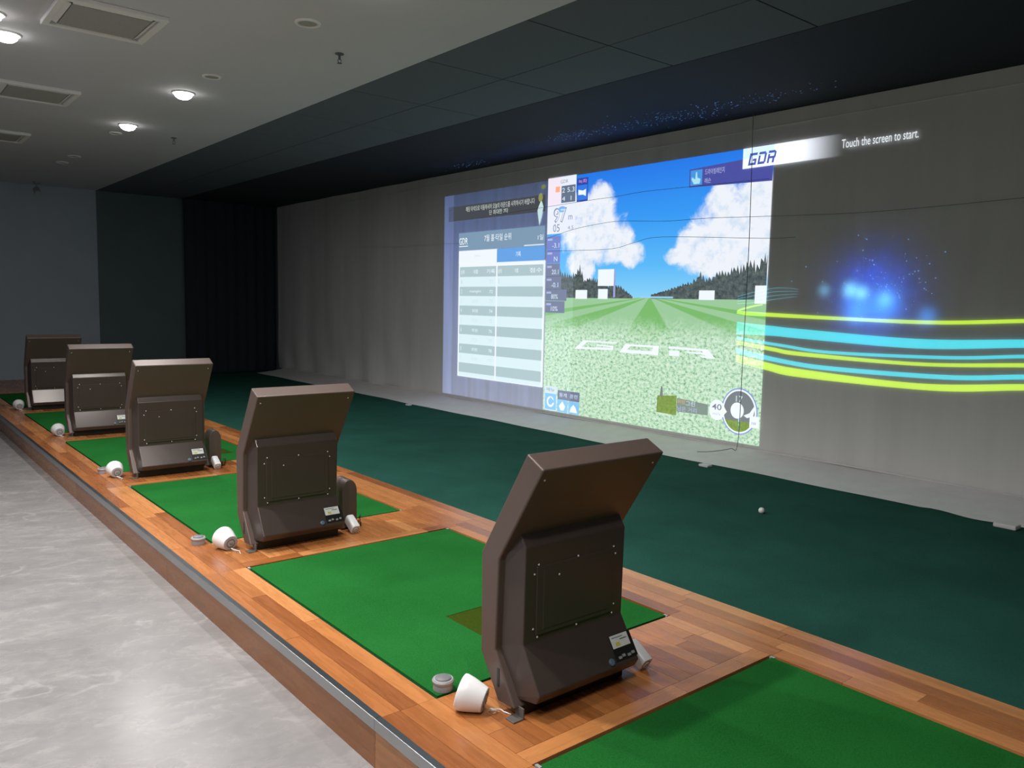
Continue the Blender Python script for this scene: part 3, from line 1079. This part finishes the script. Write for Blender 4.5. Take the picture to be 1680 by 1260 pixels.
A.rect('tower_post', 6.245, 6.215, 1.512, 1.82, emit('light_lilac', srgb(150, 160, 215)), 3)
# GDR word lying on the grass
Wd = [[(6.700, 1.012), (6.164, 1.017), (6.170, 0.998), (6.690, 0.994)],
      [(6.700, 1.012), (6.610, 1.012), (6.735, 0.925), (6.845, 0.905)],
      [(6.845, 0.905), (6.800, 0.930), (6.250, 0.950), (6.220, 0.925)],
      [(6.250, 0.950), (6.220, 0.925), (6.200, 0.972), (6.290, 0.972)],
      [(6.480, 0.975), (6.200, 0.972), (6.290, 0.958), (6.480, 0.960)]]
A.multi('lettering', Wd[:3] + [[(6.250, 0.950), (6.220, 0.925), (6.215, 0.968), (6.300, 0.968)], [(6.480, 0.975), (6.215, 0.974), (6.225, 0.957), (6.480, 0.960)]], PW, 2)
A.multi('lettering', [[(6.040, 1.003), (5.562, 1.008), (5.575, 0.985), (6.010, 0.982)], [(6.040, 1.003), (5.960, 0.990), (6.020, 0.935), (6.125, 0.905)],
                      [(6.125, 0.905), (6.040, 0.940), (5.650, 0.945), (5.570, 0.908)], [(5.562, 1.008), (5.640, 0.990), (5.660, 0.935), (5.570, 0.908)]], PW, 2)
A.multi('lettering', [[(5.430, 1.010), (4.930, 1.004), (4.960, 0.984), (5.430, 0.986)], [(4.930, 1.004), (5.010, 0.990), (4.960, 0.935), (4.838, 0.915)],
                      [(5.425, 0.968), (5.290, 0.972), (5.285, 0.915), (5.420, 0.912)], [(5.050, 0.945), (4.960, 0.935), (4.838, 0.915), (5.000, 0.918)],
                      [(5.200, 0.968), (4.985, 0.970), (4.970, 0.950), (5.180, 0.955)]], PW, 2)
# left column of read-outs
panel = emit('light_panel_white', srgb(226, 230, 244))
navy = emit('light_navy', srgb(70, 82, 112))
blue = emit('light_blue', srgb(38, 118, 226))
dblue = emit('light_deep_blue', srgb(30, 62, 170))
pinkw = emit('light_pinkish', srgb(236, 222, 234))
greyt = emit('light_grey_text', srgb(112, 118, 140))
A.rect('readout_panel', 7.372, 6.885, 2.262, 2.925, panel, 2)
A.rect('photo_panel', 7.366, 7.140, 2.610, 2.925, pinkw, 3)
A.rect('orange_mark', 7.235, 7.160, 2.750, 2.815, emit('light_orange', srgb(246, 160, 110)), 4)
A.rect('club_panel', 7.133, 6.893, 2.618, 2.815, navy, 4)
A.text('2 5.3', 7.120, 6.910, 2.735, 2.790, PWs, 5)
A.text('4  1', 7.120, 6.960, 2.640, 2.690, PWs, 5)
A.text('GDR', 7.150, 7.020, 2.845, 2.885, greyt, 4)
A.rect('blue_tab', 6.872, 6.690, 2.610, 2.875, dblue, 3)
A.rect('blue_tab_screen', 6.860, 6.702, 2.625, 2.795, blue, 4)
A.text('녹화', 6.850, 6.710, 2.815, 2.860, emit('light_pale_red', srgb(214, 150, 200)), 4)
A.poly('camera_icon', [(6.845, 2.685), (6.770, 2.685), (6.720, 2.665), (6.720, 2.745), (6.770, 2.730), (6.845, 2.745)], PW, 5)
A.disc('blue_cap', 7.115, 2.545, 0.065, 0.035, emit('light_sky', srgb(105, 165, 232)), 4)
A.text('97', 7.262, 7.034, 2.388, 2.566, greyt, 3, bold=0.035)
A.text('97', 7.244, 7.052, 2.404, 2.550, panel, 4)
A.text('m', 7.005, 6.935, 2.415, 2.465, greyt, 3)
A.text('05', 7.265, 7.150, 2.285, 2.375, greyt, 3)
A.text('4.5', 7.010, 6.915, 2.300, 2.345, greyt, 3)
viol = emit('light_violet', srgb(96, 112, 190))
slate = emit('light_slate', srgb(98, 106, 140))
VT = [('-3.1', 2.235, 2.075), ('N', 2.070, 1.915), ('20.1', 1.910, 1.760), ('-0.1', 1.755, 1.605), ('80%', 1.600, 1.465), ('10%', 1.460, 1.320)]
for i, (tx, zt, zb) in enumerate(VT):
    A.rect('readout_row', 7.370, [7.13, 7.13, 7.13, 7.10, 7.00, 7.03][i], zb, zt, viol if i < 2 else slate, 3)
    A.text(tx, 7.235 if tx == 'N' else 7.270, 7.175 if tx == 'N' else 7.150, zb + 0.022, zb + 0.078, PWs, 4)
    A.rect('readout_caption', 7.355, 7.270, zt - 0.050, zt - 0.026, emit('light_caption', srgb(160, 170, 215)), 4)
# the lighter band where two projections overlap
m_, g_, e_ = add_light('overlap_light', srgb(150, 165, 178), 0.16)
A.rect('overlap_band', 7.375, 6.880, RB, RT, m_, 7)
# upper right banner
pur = emit('light_purple', srgb(66, 72, 158))
A.poly('banner', [(5.250, 2.618), (4.300, 2.590), (4.300, 2.832), (5.250, 2.795)], pur, 3)
A.rect('banner_icon', 5.235, 5.092, 2.632, 2.782, emit('light_icon_blue', srgb(62, 148, 225)), 4)
A.poly('icon_hand', [(5.190, 2.645), (5.120, 2.645), (5.110, 2.690), (5.150, 2.705), (5.155, 2.760), (5.170, 2.760), (5.175, 2.690), (5.215, 2.715), (5.222, 2.695)], emit('light_icon_pale', srgb(170, 225, 245)), 5)
lil = emit('light_lilac_text', srgb(178, 182, 226))
A.text('드라이빙레인지', 5.060, 4.830, 2.722, 2.778, lil, 4)
A.text('레슨', 5.060, 4.985, 2.640, 2.690, lil, 4)
# lower left buttons
A.rect('button_tab', 7.345, 7.128, 0.128, 0.425, PWs, 3)
A.text('메뉴', 7.310, 7.165, 0.362, 0.405, greyt, 4)
sky2 = emit('light_button_blue', srgb(118, 188, 238))
A.rect('button', 7.335, 7.135, 0.138, 0.335, sky2, 4)
A.disc('button_ring', 7.235, 0.236, 0.066, 0.066, PW, 5, 0.62, 24)
A.poly('button_arrow', [(7.24, 0.30), (7.24, 0.20), (7.15, 0.24)], sky2, 6)
A.rect('button_caption', 7.110, 6.732, 0.278, 0.392, slate, 3)
A.text('통계  훈련', 7.080, 6.765, 0.312, 0.362, PWs, 4)
A.rect('button', 7.110, 6.930, 0.128, 0.274, sky2, 4)
A.rect('button', 6.916, 6.735, 0.128, 0.274, sky2, 4)
A.poly('button_mark', [(7.05, 0.15), (7.00, 0.15), (6.97, 0.20), (7.02, 0.26), (7.08, 0.20)], PW, 5)
A.poly('button_mark', [(6.89, 0.145), (6.76, 0.145), (6.79, 0.205), (6.83, 0.24), (6.87, 0.205)], PW, 5)
# club picture and caption
oliv = mat_noise_emit('picture_rough', srgb(120, 150, 72), srgb(146, 172, 92), 30)
A.poly('rough_patch', [(5.562, 0.304), (5.296, 0.300), (5.300, 0.505), (5.556, 0.482)], oliv, 3)
A.poly('club_shaft', [(5.525, 0.475), (5.480, 0.475), (5.490, 0.585), (5.510, 0.585)], emit('light_shaft', srgb(110, 120, 112)), 4)
A.poly('caption_bar', [(5.294, 0.340), (4.900, 0.345), (4.900, 0.455), (5.294, 0.482)], emit('light_caption_bar', srgb(118, 138, 128)), 3)
A.text('퍼팅', 5.285, 5.190, 0.425, 0.470, emit('light_amber', srgb(214, 168, 84)), 4)
A.text('그린', 5.180, 5.060, 0.415, 0.465, PWs, 4)
A.text('남은 거리', 5.285, 5.035, 0.350, 0.400, lil, 4)
# round gauge with ball
A.disc('gauge_halo', 4.535, 0.428, 0.205, 0.226, emit('light_halo', srgb(120, 150, 215)), 3)
A.disc('gauge_ring', 4.535, 0.428, 0.192, 0.214, PW, 4)
A.disc('gauge_dial', 4.535, 0.428, 0.176, 0.198, emit('light_dial', srgb(108, 116, 122)), 5)
pts = [(4.535 - 0.176 * math.cos(th), 0.428 + 0.198 * math.sin(th)) for th in [math.pi + R(28) + i * R(124) / 16 for i in range(17)]]
A.poly('gauge_green', pts, oliv, 6)
A.text('17', 4.575, 4.500, 0.520, 0.578, PWs, 6)
A.disc('gauge_ball', 4.555, 0.435, 0.075, 0.078, PW, 7)
A.poly('gauge_tee', [(4.540, 0.362), (4.515, 0.362), (4.522, 0.245), (4.532, 0.245)], emit('light_tee', srgb(160, 215, 225)), 6)
A.poly('gauge_club', [(4.480, 0.395), (4.440, 0.375), (4.375, 0.400), (4.355, 0.480), (4.370, 0.490), (4.415, 0.425)], PW, 7)
A.disc('distance_disc', 4.790, 0.415, 0.092, 0.102, PW, 6)
A.poly('distance_tip', [(4.712, 0.460), (4.712, 0.370), (4.672, 0.408)], PW, 6)
A.text('40', 4.850, 4.735, 0.415, 0.475, greyt, 7, bold=0.01)
A.text('m/s', 4.835, 4.745, 0.365, 0.390, lil, 7)
A.rect('club_tag', 4.410, 4.306, 0.290, 0.400, PW, 8)
A.text('1W', 4.385, 4.335, 0.318, 0.345, greyt, 9)

# ---- the score table picture
YT = 9.560
sct = picture('projected_score_table', YT, 'projected pale score table with striped rows on a dim blue ground')
B = Pic(sct, YT)


def mat_glow():
    m, g, e = add_light('score_ground_light')
    s = g.xyz(g.pos('Object'))
    f = g.maprange(s[1], 0.1, 2.9)
    g.put(e.inputs[0], g.ramp(f, [(0.0, srgb(80, 90, 118)), (0.45, srgb(76, 88, 122)), (0.75, srgb(52, 68, 110)), (1.0, srgb(28, 44, 78))]))
    band = g.maprange(g.noise(g.comb(g.m('MULTIPLY', s[0], 5.0), g.m('MULTIPLY', s[1], 0.2), 0), 2.0, 2), 0.35, 0.65, 0.75, 1.1)
    g.put(e.inputs[1], band)
    return m


B.rect('ground_light', 9.560, 7.380, 0.118, 2.905, mat_glow(), 0)
m_, g_, e_ = add_light('edge_light', srgb(95, 105, 150), 0.2)
B.rect('edge_light', 9.560, 9.335, 0.118, 2.905, m_, 1)
B.rect('title_band', 9.455, 7.420, 2.545, 2.745, emit('light_title_dark', srgb(70, 74, 80), 1.0, 0.04), 1)
txt1 = emit('light_title_text', srgb(206, 214, 206))
B.text('해당 타석으로 이동하시어 오늘의 라운드를 시작하시기 바랍니다', 9.044, 7.615, 2.652, 2.722, txt1, 2)
B.text('단 최대한 7타', 8.524, 8.131, 2.578, 2.640, txt1, 2)
B.poly('pin_flag', [(7.520, 2.380), (7.470, 2.520), (7.450, 2.600), (7.490, 2.690), (7.540, 2.610), (7.560, 2.560)], emit('light_mint', srgb(196, 224, 226)), 2)
B.disc('yellow_spot', 7.505, 2.715, 0.040, 0.052, emit('light_olive', srgb(140, 146, 78)), 3, seg=20)
B.disc('yellow_spot', 7.460, 2.840, 0.040, 0.025, emit('light_olive_dim', srgb(112, 124, 62)), 3, seg=20)
head = emit('light_table_head', srgb(120, 150, 176))
B.rect('table_head', 9.200, 7.420, 2.135, 2.372, head, 1)
B.text('GDR', 9.190, 8.990, 2.215, 2.305, PW, 2, bold=0.01)
B.rect('underline', 9.190, 8.985, 2.185, 2.195, PW, 2)
B.text('7월 홀·타일 순위', 8.620, 8.060, 2.235, 2.325, PW, 2)
B.text('1일', 7.540, 7.440, 2.205, 2.270, PW, 2)
B.rect('tab_line', 7.800, 7.420, 2.140, 2.156, PWs, 2)
B.rect('table_tab', 9.195, 8.345, 1.955, 2.128, PW, 2)
B.rect('table_tab', 8.345, 7.415, 1.955, 2.128, emit('light_tab_blue', srgb(96, 160, 228)), 2)
B.text('선수', 8.830, 8.700, 2.035, 2.065, emit('light_tab_grey', srgb(190, 200, 205)), 3)
B.text('기록', 7.960, 7.860, 2.015, 2.080, PW, 3)
B.rect('table_frame', 9.195, 7.395, 0.395, 1.955, PW, 1)
light_r = emit('light_row_pale', srgb(218, 240, 246))
grey_r = emit('light_row_grey', srgb(172, 196, 202))
zr = [1.908, 1.772, 1.638, 1.512, 1.380, 1.250, 1.114, 0.985, 0.852, 0.723, 0.589, 0.458, 0.405]
for i, (zt, zb) in enumerate(zip(zr[:-1], zr[1:])):
    for (ya, yb) in ((9.165, 8.355), (8.325, 7.425)):
        B.rect('table_row', ya, yb, zb, zt, grey_r if i % 2 == 0 else light_r, 2)
for (tx, ya, yb) in (('순위', 9.135, 9.060), ('이름', 8.850, 8.750), ('기록', 8.560, 8.380), ('순위', 8.310, 8.240), ('이름', 7.970, 7.900), ('점수', 7.680, 7.450)):
    B.text(tx, ya, yb, 1.812, 1.868, PW, 3)
dimw = emit('light_row_text', srgb(228, 246, 248))
dimg = emit('light_row_text_grey', srgb(196, 218, 220))
for i in range(1, 10):
    zt, zb = zr[i], zr[i + 1]
    mt = dimw if i % 2 == 0 else dimg
    B.text(str(i), 9.130, 9.110, zb + 0.035, zt - 0.035, mt, 3)
    if i > 1:
        B.text({2: 'nanjin'}.get(i, '회원'), 8.930 if i == 2 else 8.870, 8.680 if i == 2 else 8.740, zb + 0.040, zt - 0.045, mt, 3)
    B.text(str(70 + i), 8.490, 8.420, zb + 0.040, zt - 0.045, mt, 3)
B.text('1', 8.300, 8.285, 1.680, 1.740, dimg, 3)

# ---- the swirl picture
YW = 4.625
swl = picture('projected_swirl_picture', YW, 'projected start screen with cyan and lime ribbons, blue sparkle cloud and GDR bar')
D = Pic(swl, YW)
lime, g_, e_ = add_light('ribbon_lime', srgb(165, 205, 0), 0.85)
cyan, g_, e_ = add_light('ribbon_cyan', srgb(30, 182, 198), 0.85)
cyan2, g_, e_ = add_light('ribbon_teal', srgb(52, 150, 168), 0.8)
YE = 1.55
D.strip('ribbon', [(4.600, 1.398), (4.520, 1.392), (4.446, 1.390), (3.656, 1.366), (2.803, 1.354), (2.143, 1.384), (YE, 1.41)], [(4.612, 1.368), (4.520, 1.356), (4.446, 1.352), (3.656, 1.336), (2.803, 1.324), (2.143, 1.356), (YE, 1.385)], lime, 9)
D.strip('ribbon', [(4.600, 1.402), (4.540, 1.425), (4.418, 1.452), (4.33, 1.462)], [(4.612, 1.385), (4.540, 1.405), (4.418, 1.436), (4.33, 1.452)], lime, 10)
D.strip('ribbon', [(4.605, 1.290), (4.20, 1.262), (3.926, 1.245), (2.905, 1.205), (2.132, 1.236), (YE, 1.265)], [(4.605, 1.170), (4.20, 1.172), (3.926, 1.160), (2.905, 1.128), (2.130, 1.176), (YE, 1.205)], cyan, 9)
D.strip('ribbon', [(4.600, 1.150), (4.1, 1.100), (3.637, 1.066), (2.675, 1.082), (2.124, 1.126), (YE, 1.16)], [(4.600, 1.118), (4.1, 1.074), (3.637, 1.040), (2.675, 1.056), (2.124, 1.100), (YE, 1.13)], cyan, 9)
D.strip('ribbon', [(4.600, 1.112), (4.2, 1.066), (3.913, 1.040), (2.892, 1.018), (2.119, 1.064), (YE, 1.10)], [(4.600, 1.075), (4.2, 1.030), (3.913, 1.004), (2.892, 0.990), (2.119, 1.034), (YE, 1.07)], lime, 10)
D.strip('ribbon', [(4.595, 1.040), (4.1, 0.965), (3.629, 0.932), (2.665, 0.934), (2.113, 0.982), (YE, 1.02)], [(4.595, 0.985), (4.1, 0.925), (3.629, 0.893), (2.665, 0.898), (2.113, 0.946), (YE, 0.985)], cyan, 9)
D.strip('ribbon', [(4.592, 0.975), (4.25, 0.922), (3.904, 0.886), (2.881, 0.850), (2.109, 0.912), (YE, 0.95)], [(4.592, 0.905), (4.25, 0.850), (3.904, 0.812), (2.766, 0.802), (2.106, 0.866), (YE, 0.905)], lime, 10)
for i in range(4):
    z = 1.462 + 0.022 * i
    D.strip('thin_ribbon', [(4.610, z + 0.006), (4.45, z + 0.014 + 0.01 * i), (4.20, z + 0.05 + 0.012 * i), (3.98, z + 0.075)], [(4.610, z), (4.45, z + 0.008 + 0.01 * i), (4.20, z + 0.046 + 0.012 * i), (3.98, z + 0.073)], cyan2, 9)


def mat_nebula():
    m, g, e = add_light('sparkle_cloud_light')
    s = g.xyz(g.pos('Object'))
    u, v = s[0], s[1]
    nz_ = g.noise(g.comb(u, v, 0), 5.5, 4, 0.6)

    def blob(y, z, r, k=2.0):
        du = g.m('SUBTRACT', u, YW - y)
        dv = g.m('SUBTRACT', v, z)
        d2 = g.m('DIVIDE', g.m('ADD', g.m('MULTIPLY', du, du), g.m('MULTIPLY', dv, dv)), r * r)
        return g.m('POWER', 2.718, g.m('MULTIPLY', d2, -1.0))
    wide = g.m('MULTIPLY', blob(3.30, 1.55, 0.30), g.maprange(nz_, 0.25, 0.7, 0.35, 1.25))
    mid = g.m('ADD', blob(3.20, 1.47, 0.13), g.m('ADD', blob(3.42, 1.42, 0.11), g.m('MULTIPLY', blob(2.84, 1.385, 0.07), 0.6)))
    core = g.m('ADD', blob(3.487, 1.592, 0.062), g.m('ADD', g.m('MULTIPLY', blob(3.384, 1.568, 0.055), 0.9), g.m('ADD', g.m('MULTIPLY', blob(3.184, 1.52, 0.06), 0.45), g.m('MULTIPLY', blob(3.725, 1.59, 0.05), 0.35))))
    r = g.m('ADD', g.m('MULTIPLY', wide, 0.0), g.m('ADD', g.m('MULTIPLY', mid, 0.02), g.m('MULTIPLY', core, 0.12)))
    gg = g.m('ADD', g.m('MULTIPLY', wide, 0.035), g.m('ADD', g.m('MULTIPLY', mid, 0.17), g.m('MULTIPLY', core, 0.42)))
    b = g.m('ADD', g.m('MULTIPLY', wide, 0.42), g.m('ADD', g.m('MULTIPLY', mid, 0.58), g.m('MULTIPLY', core, 0.60)))
    # fades out inside the sheet
    g.put(e.inputs[0], g.comb(r, gg, b))
    e.inputs[1].default_value = 1.0
    return m


D.rect('sparkle_cloud', 4.30, 2.30, 0.85, 2.30, mat_nebula(), 11)
spk, g_, e_ = add_light('sparkle_light', srgb(130, 190, 255), 0.45)
polys = []
rs = random.Random(11)
for i in range(130):
    a = rs.gauss(0, 1)
    b = rs.gauss(0, 1)
    y, z = 3.25 + a * 0.24, 1.68 + b * 0.16
    s_ = rs.uniform(0.002, 0.0065)
    polys.append([(y + s_, z), (y, z - s_), (y - s_, z), (y, z + s_)])
D.multi('sparkles', polys, spk, 12, 'stuff')
# white title bar that fades out


def mat_bar():
    m, g, e = add_light('title_bar_light')
    s = g.xyz(g.pos('Object'))
    f = g.maprange(s[0], 0.45, 1.03, 1.0, 0.0, True)
    e.inputs[0].default_value = srgb(232, 238, 250)
    g.put(e.inputs[1], g.m('MULTIPLY', f, 0.92))
    return m


D.rect('title_bar', 4.622, 3.590, 2.728, 2.914, mat_bar(), 10)
bl = emit('light_logo_blue', srgb(72, 92, 170))
# GDR logo built from strokes


def logo(letter_y, w_, z0, z1, rects, mat):
    h_ = z1 - z0
    polys = []
    for (a, b, c, d) in rects:         # fractions of the letter box
        q = []
        for (fx, fz) in ((a, c), (b, c), (b, d), (a, d)):
            q.append((letter_y - fx * w_ - 0.18 * h_ * (fz - 0.5), z0 + fz * h_))
        polys.append(q)
    D.multi('lettering', polys, mat, 12)


G_ = [(0, 0.24, 0, 1), (0.24, 1, 0.80, 1), (0.24, 1, 0, 0.2), (0.76, 1, 0.2, 0.52), (0.5, 0.76, 0.34, 0.52)]
D_ = [(0, 0.24, 0, 0.72), (0, 0.85, 0.80, 1), (0.24, 0.9, 0, 0.2), (0.76, 1, 0.12, 0.88)]
R_ = [(0, 0.24, 0, 0.72), (0, 0.85, 0.80, 1), (0.24, 0.95, 0.36, 0.54), (0.76, 1, 0.45, 0.9), (0.62, 0.88, 0, 0.36)]
for yy, rc in ((4.552, G_), (4.452, D_), (4.352, R_)):
    logo(yy, 0.082, 2.752, 2.862, rc, bl)
D.text('Touch the screen to start.', 3.640, 3.000, 2.790, 2.862, PW, 12)
# stray light of the same projector on the black ceiling in front of the cloth
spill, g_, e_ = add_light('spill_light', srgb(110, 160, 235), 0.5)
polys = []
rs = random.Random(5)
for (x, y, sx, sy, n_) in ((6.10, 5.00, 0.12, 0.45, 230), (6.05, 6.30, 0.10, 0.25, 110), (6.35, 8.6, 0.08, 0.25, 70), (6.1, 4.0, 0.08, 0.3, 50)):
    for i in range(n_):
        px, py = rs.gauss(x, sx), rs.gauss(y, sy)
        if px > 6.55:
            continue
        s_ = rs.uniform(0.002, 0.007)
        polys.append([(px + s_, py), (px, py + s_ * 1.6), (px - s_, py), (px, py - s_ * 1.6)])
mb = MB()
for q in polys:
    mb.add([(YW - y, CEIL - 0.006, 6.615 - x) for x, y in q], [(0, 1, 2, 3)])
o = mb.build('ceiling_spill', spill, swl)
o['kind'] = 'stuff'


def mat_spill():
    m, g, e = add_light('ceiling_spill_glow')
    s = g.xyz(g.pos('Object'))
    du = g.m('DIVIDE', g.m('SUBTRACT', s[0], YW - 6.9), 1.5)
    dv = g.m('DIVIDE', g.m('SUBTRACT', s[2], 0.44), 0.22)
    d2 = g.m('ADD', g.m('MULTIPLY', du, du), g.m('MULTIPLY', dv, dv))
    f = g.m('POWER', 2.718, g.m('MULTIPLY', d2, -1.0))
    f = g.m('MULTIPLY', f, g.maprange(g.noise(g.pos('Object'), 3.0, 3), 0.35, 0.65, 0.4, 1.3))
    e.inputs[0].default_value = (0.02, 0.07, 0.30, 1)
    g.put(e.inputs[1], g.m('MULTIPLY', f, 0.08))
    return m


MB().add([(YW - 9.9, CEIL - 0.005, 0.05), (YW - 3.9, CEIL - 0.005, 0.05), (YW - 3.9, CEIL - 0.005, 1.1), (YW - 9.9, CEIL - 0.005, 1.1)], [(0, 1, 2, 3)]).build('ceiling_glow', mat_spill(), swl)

# ------------------------------------------------------------------ ceiling fittings
lens_m, nt, out = nodes('lit_lens')
e = nt.nodes.new('ShaderNodeEmission')
e.inputs[0].default_value = (1.0, 0.98, 0.95, 1)
e.inputs[1].default_value = 14.0
nt.links.new(e.outputs[0], out.inputs[0])


def ring(r0, r1, h_, org=(0, 0, 0)):
    return MB().lathe([(r0, 0.0), (r0, -h_ * 0.5), (r0 + 0.004, -h_), (r1 - 0.006, -h_), (r1, -h_ * 0.4), (r1, 0.0)], org, (0, 0, 1), 32)


LLAB = {(2.39, 7.505): 'lit round downlight in the row above the mats, further from the far wall', (2.39, 9.31): 'lit round downlight in the row above the mats, nearer the far wall',
        (2.39, 4.20): 'lit round downlight added out of view above the mat with the olive patch',
        (0.95, 6.72): 'lit round downlight beside the square air unit farthest from the far wall', (0.80, 6.30): 'second lit round downlight beside the air unit farthest from the far wall'}
for i, (x, y, wt) in enumerate(LIT):
    t = empty('downlight', (x, y, CEIL))
    tag(t, LLAB.get((x, y), 'lit round downlight over the grey passage, away from the air conditioners'), 'downlight', 'lit downlights of the hall')
    ring(0.079, 0.096, 0.010).build('trim_ring', M['ac_white'], t, smooth=True)
    MB().lathe([(0.020, -0.058), (0.048, -0.050), (0.068, -0.034), (0.078, -0.012), (0.078, -0.004), (0.050, -0.003)], (0, 0, 0), (0, 0, 1), 32).build('lens', lens_m, t, smooth=True)
    ld = bpy.data.lights.new('lamp', 'AREA')
    ld.shape = 'DISK'
    ld.size = 0.12
    ld.spread = R(178) if x == 2.39 and y > 5 else R(148)
    ld.energy = wt
    ld.color = (1.0, 0.975, 0.95)
    lo = link(bpy.data.objects.new('lamp', ld), t)
    lo.location = (0, 0, -0.062)
OFF = [(2.408, 5.061, 0.085, 'unlit round ceiling speaker farthest from the far wall'), (2.389, 6.791, 0.075, 'unlit round fitting beside the lit downlight farther from the far wall'),
       (2.400, 9.856, 0.070, 'unlit round fitting beside the lit downlight nearer the far wall'), (2.390, 11.877, 0.080, 'unlit round fitting, second from the far wall'), (2.373, 12.544, 0.080, 'unlit round fitting, first from the far wall')]
for x, y, r_, lab in OFF:
    t = empty('round_fitting', (x, y, CEIL))
    tag(t, lab, 'ceiling fitting', 'unlit round ceiling fittings')
    ring(r_ * 0.72, r_, 0.012).build('trim_ring', M['ac_white'], t, smooth=True)
    MB().lathe([(r_ * 0.72, -0.006), (r_ * 0.70, -0.002)], (0, 0, 0), (0, 0, 1), 32).build('grille', M['filter'], t)

AC = [(5.905, 'third'), (8.425, 'second'), (10.91, 'first')]
for y, od in AC:
    t = empty('air_conditioner', (1.39, y, CEIL))
    tag(t, 'square white ceiling air conditioner, %s from the far wall' % od, 'air conditioner', 'square ceiling air conditioners')
    h_ = 0.315
    fr = MB()
    for (a, b, c, d) in ((-h_, h_, -h_, -h_ + 0.045), (-h_, h_, h_ - 0.045, h_), (-h_, -h_ + 0.045, -h_ + 0.045, h_ - 0.045), (h_ - 0.045, h_, -h_ + 0.045, h_ - 0.045)):
        fr.box(a, b, c, d, -0.030, 0.0)
    fr.build('frame', M['ac_white'], t, bevel=0.006, seg=2)
    MB().box(-h_ + 0.045, h_ - 0.045, -h_ + 0.045, h_ - 0.045, -0.006, 0.0).build('duct', M['blackpl'], t)
    g_ = h_ - 0.085
    MB().box(-g_, g_, -g_, g_, -0.030, -0.006).build('grille', M['filter'], t, bevel=0.004, seg=1)
    for s_ in (-1, 1):
        MB().add([(s_ * (g_ + 0.006), -g_, -0.026), (s_ * (g_ + 0.034), -g_, -0.014), (s_ * (g_ + 0.034), g_, -0.014), (s_ * (g_ + 0.006), g_, -0.026),
                  (s_ * (g_ + 0.006), -g_, -0.023), (s_ * (g_ + 0.034), -g_, -0.011), (s_ * (g_ + 0.034), g_, -0.011), (s_ * (g_ + 0.006), g_, -0.023)],
                 [(0, 1, 2, 3), (7, 6, 5, 4), (0, 4, 5, 1), (1, 5, 6, 2), (2, 6, 7, 3), (3, 7, 4, 0)]).build('louvre', M['ac_white'], t)
        MB().add([(-g_, s_ * (g_ + 0.006), -0.026), (-g_, s_ * (g_ + 0.034), -0.014), (g_, s_ * (g_ + 0.034), -0.014), (g_, s_ * (g_ + 0.006), -0.026),
                  (-g_, s_ * (g_ + 0.006), -0.023), (-g_, s_ * (g_ + 0.034), -0.011), (g_, s_ * (g_ + 0.034), -0.011), (g_, s_ * (g_ + 0.006), -0.023)],
                 [(0, 1, 2, 3), (7, 6, 5, 4), (0, 4, 5, 1), (1, 5, 6, 2), (2, 6, 7, 3), (3, 7, 4, 0)]).build('louvre', M['ac_white'], t)

for (x, y, lab) in ((2.873, 5.518, 'small sprinkler head hanging from the pale ceiling, farther from the far wall'), (2.962, 9.663, 'small sprinkler head hanging from the pale ceiling, nearer the far wall')):
    t = empty('sprinkler', (x, y, CEIL))
    tag(t, lab, 'sprinkler', 'ceiling sprinklers')
    MB().lathe([(0.032, -0.006), (0.030, 0.0)], (0, 0, 0), (0, 0, 1), 20).build('rose', M['dgrey'], t)
    MB().lathe([(0.009, -0.042), (0.009, -0.006)], (0, 0, 0), (0, 0, 1), 10).build('stem', M['dgrey'], t)
    MB().tube([(-0.010, 0, -0.040), (-0.014, 0, -0.052), (-0.006, 0, -0.066)], 0.003).build('yoke', M['dgrey'], t)
    MB().tube([(0.010, 0, -0.040), (0.014, 0, -0.052), (0.006, 0, -0.066)], 0.003).build('yoke', M['dgrey'], t)
    MB().lathe([(0.018, -0.070), (0.018, -0.067)], (0, 0, 0), (0, 0, 1), 14).build('deflector', M['dgrey'], t)

t = empty('security_camera', (2.47, 15.05, CEIL))
tag(t, 'small pale security camera hanging from the ceiling before the far wall', 'camera')
MB().lathe([(0.055, -0.02), (0.060, 0.0)], (0, 0, 0), (0, 0, 1), 20).build('mount', M['mgrey'], t, smooth=True)
MB().lathe([(0.016, -0.09), (0.016, -0.02)], (0, 0, 0), (0, 0, 1), 12).build('stem', M['mgrey'], t, smooth=True)
MB().lathe([(0.045, 0.0), (0.050, 0.01), (0.050, 0.14), (0.042, 0.15)], (0, 0.06, -0.105), (0.05, -1, -0.75), 20).build('body', M['grey_face'], t, smooth=True)
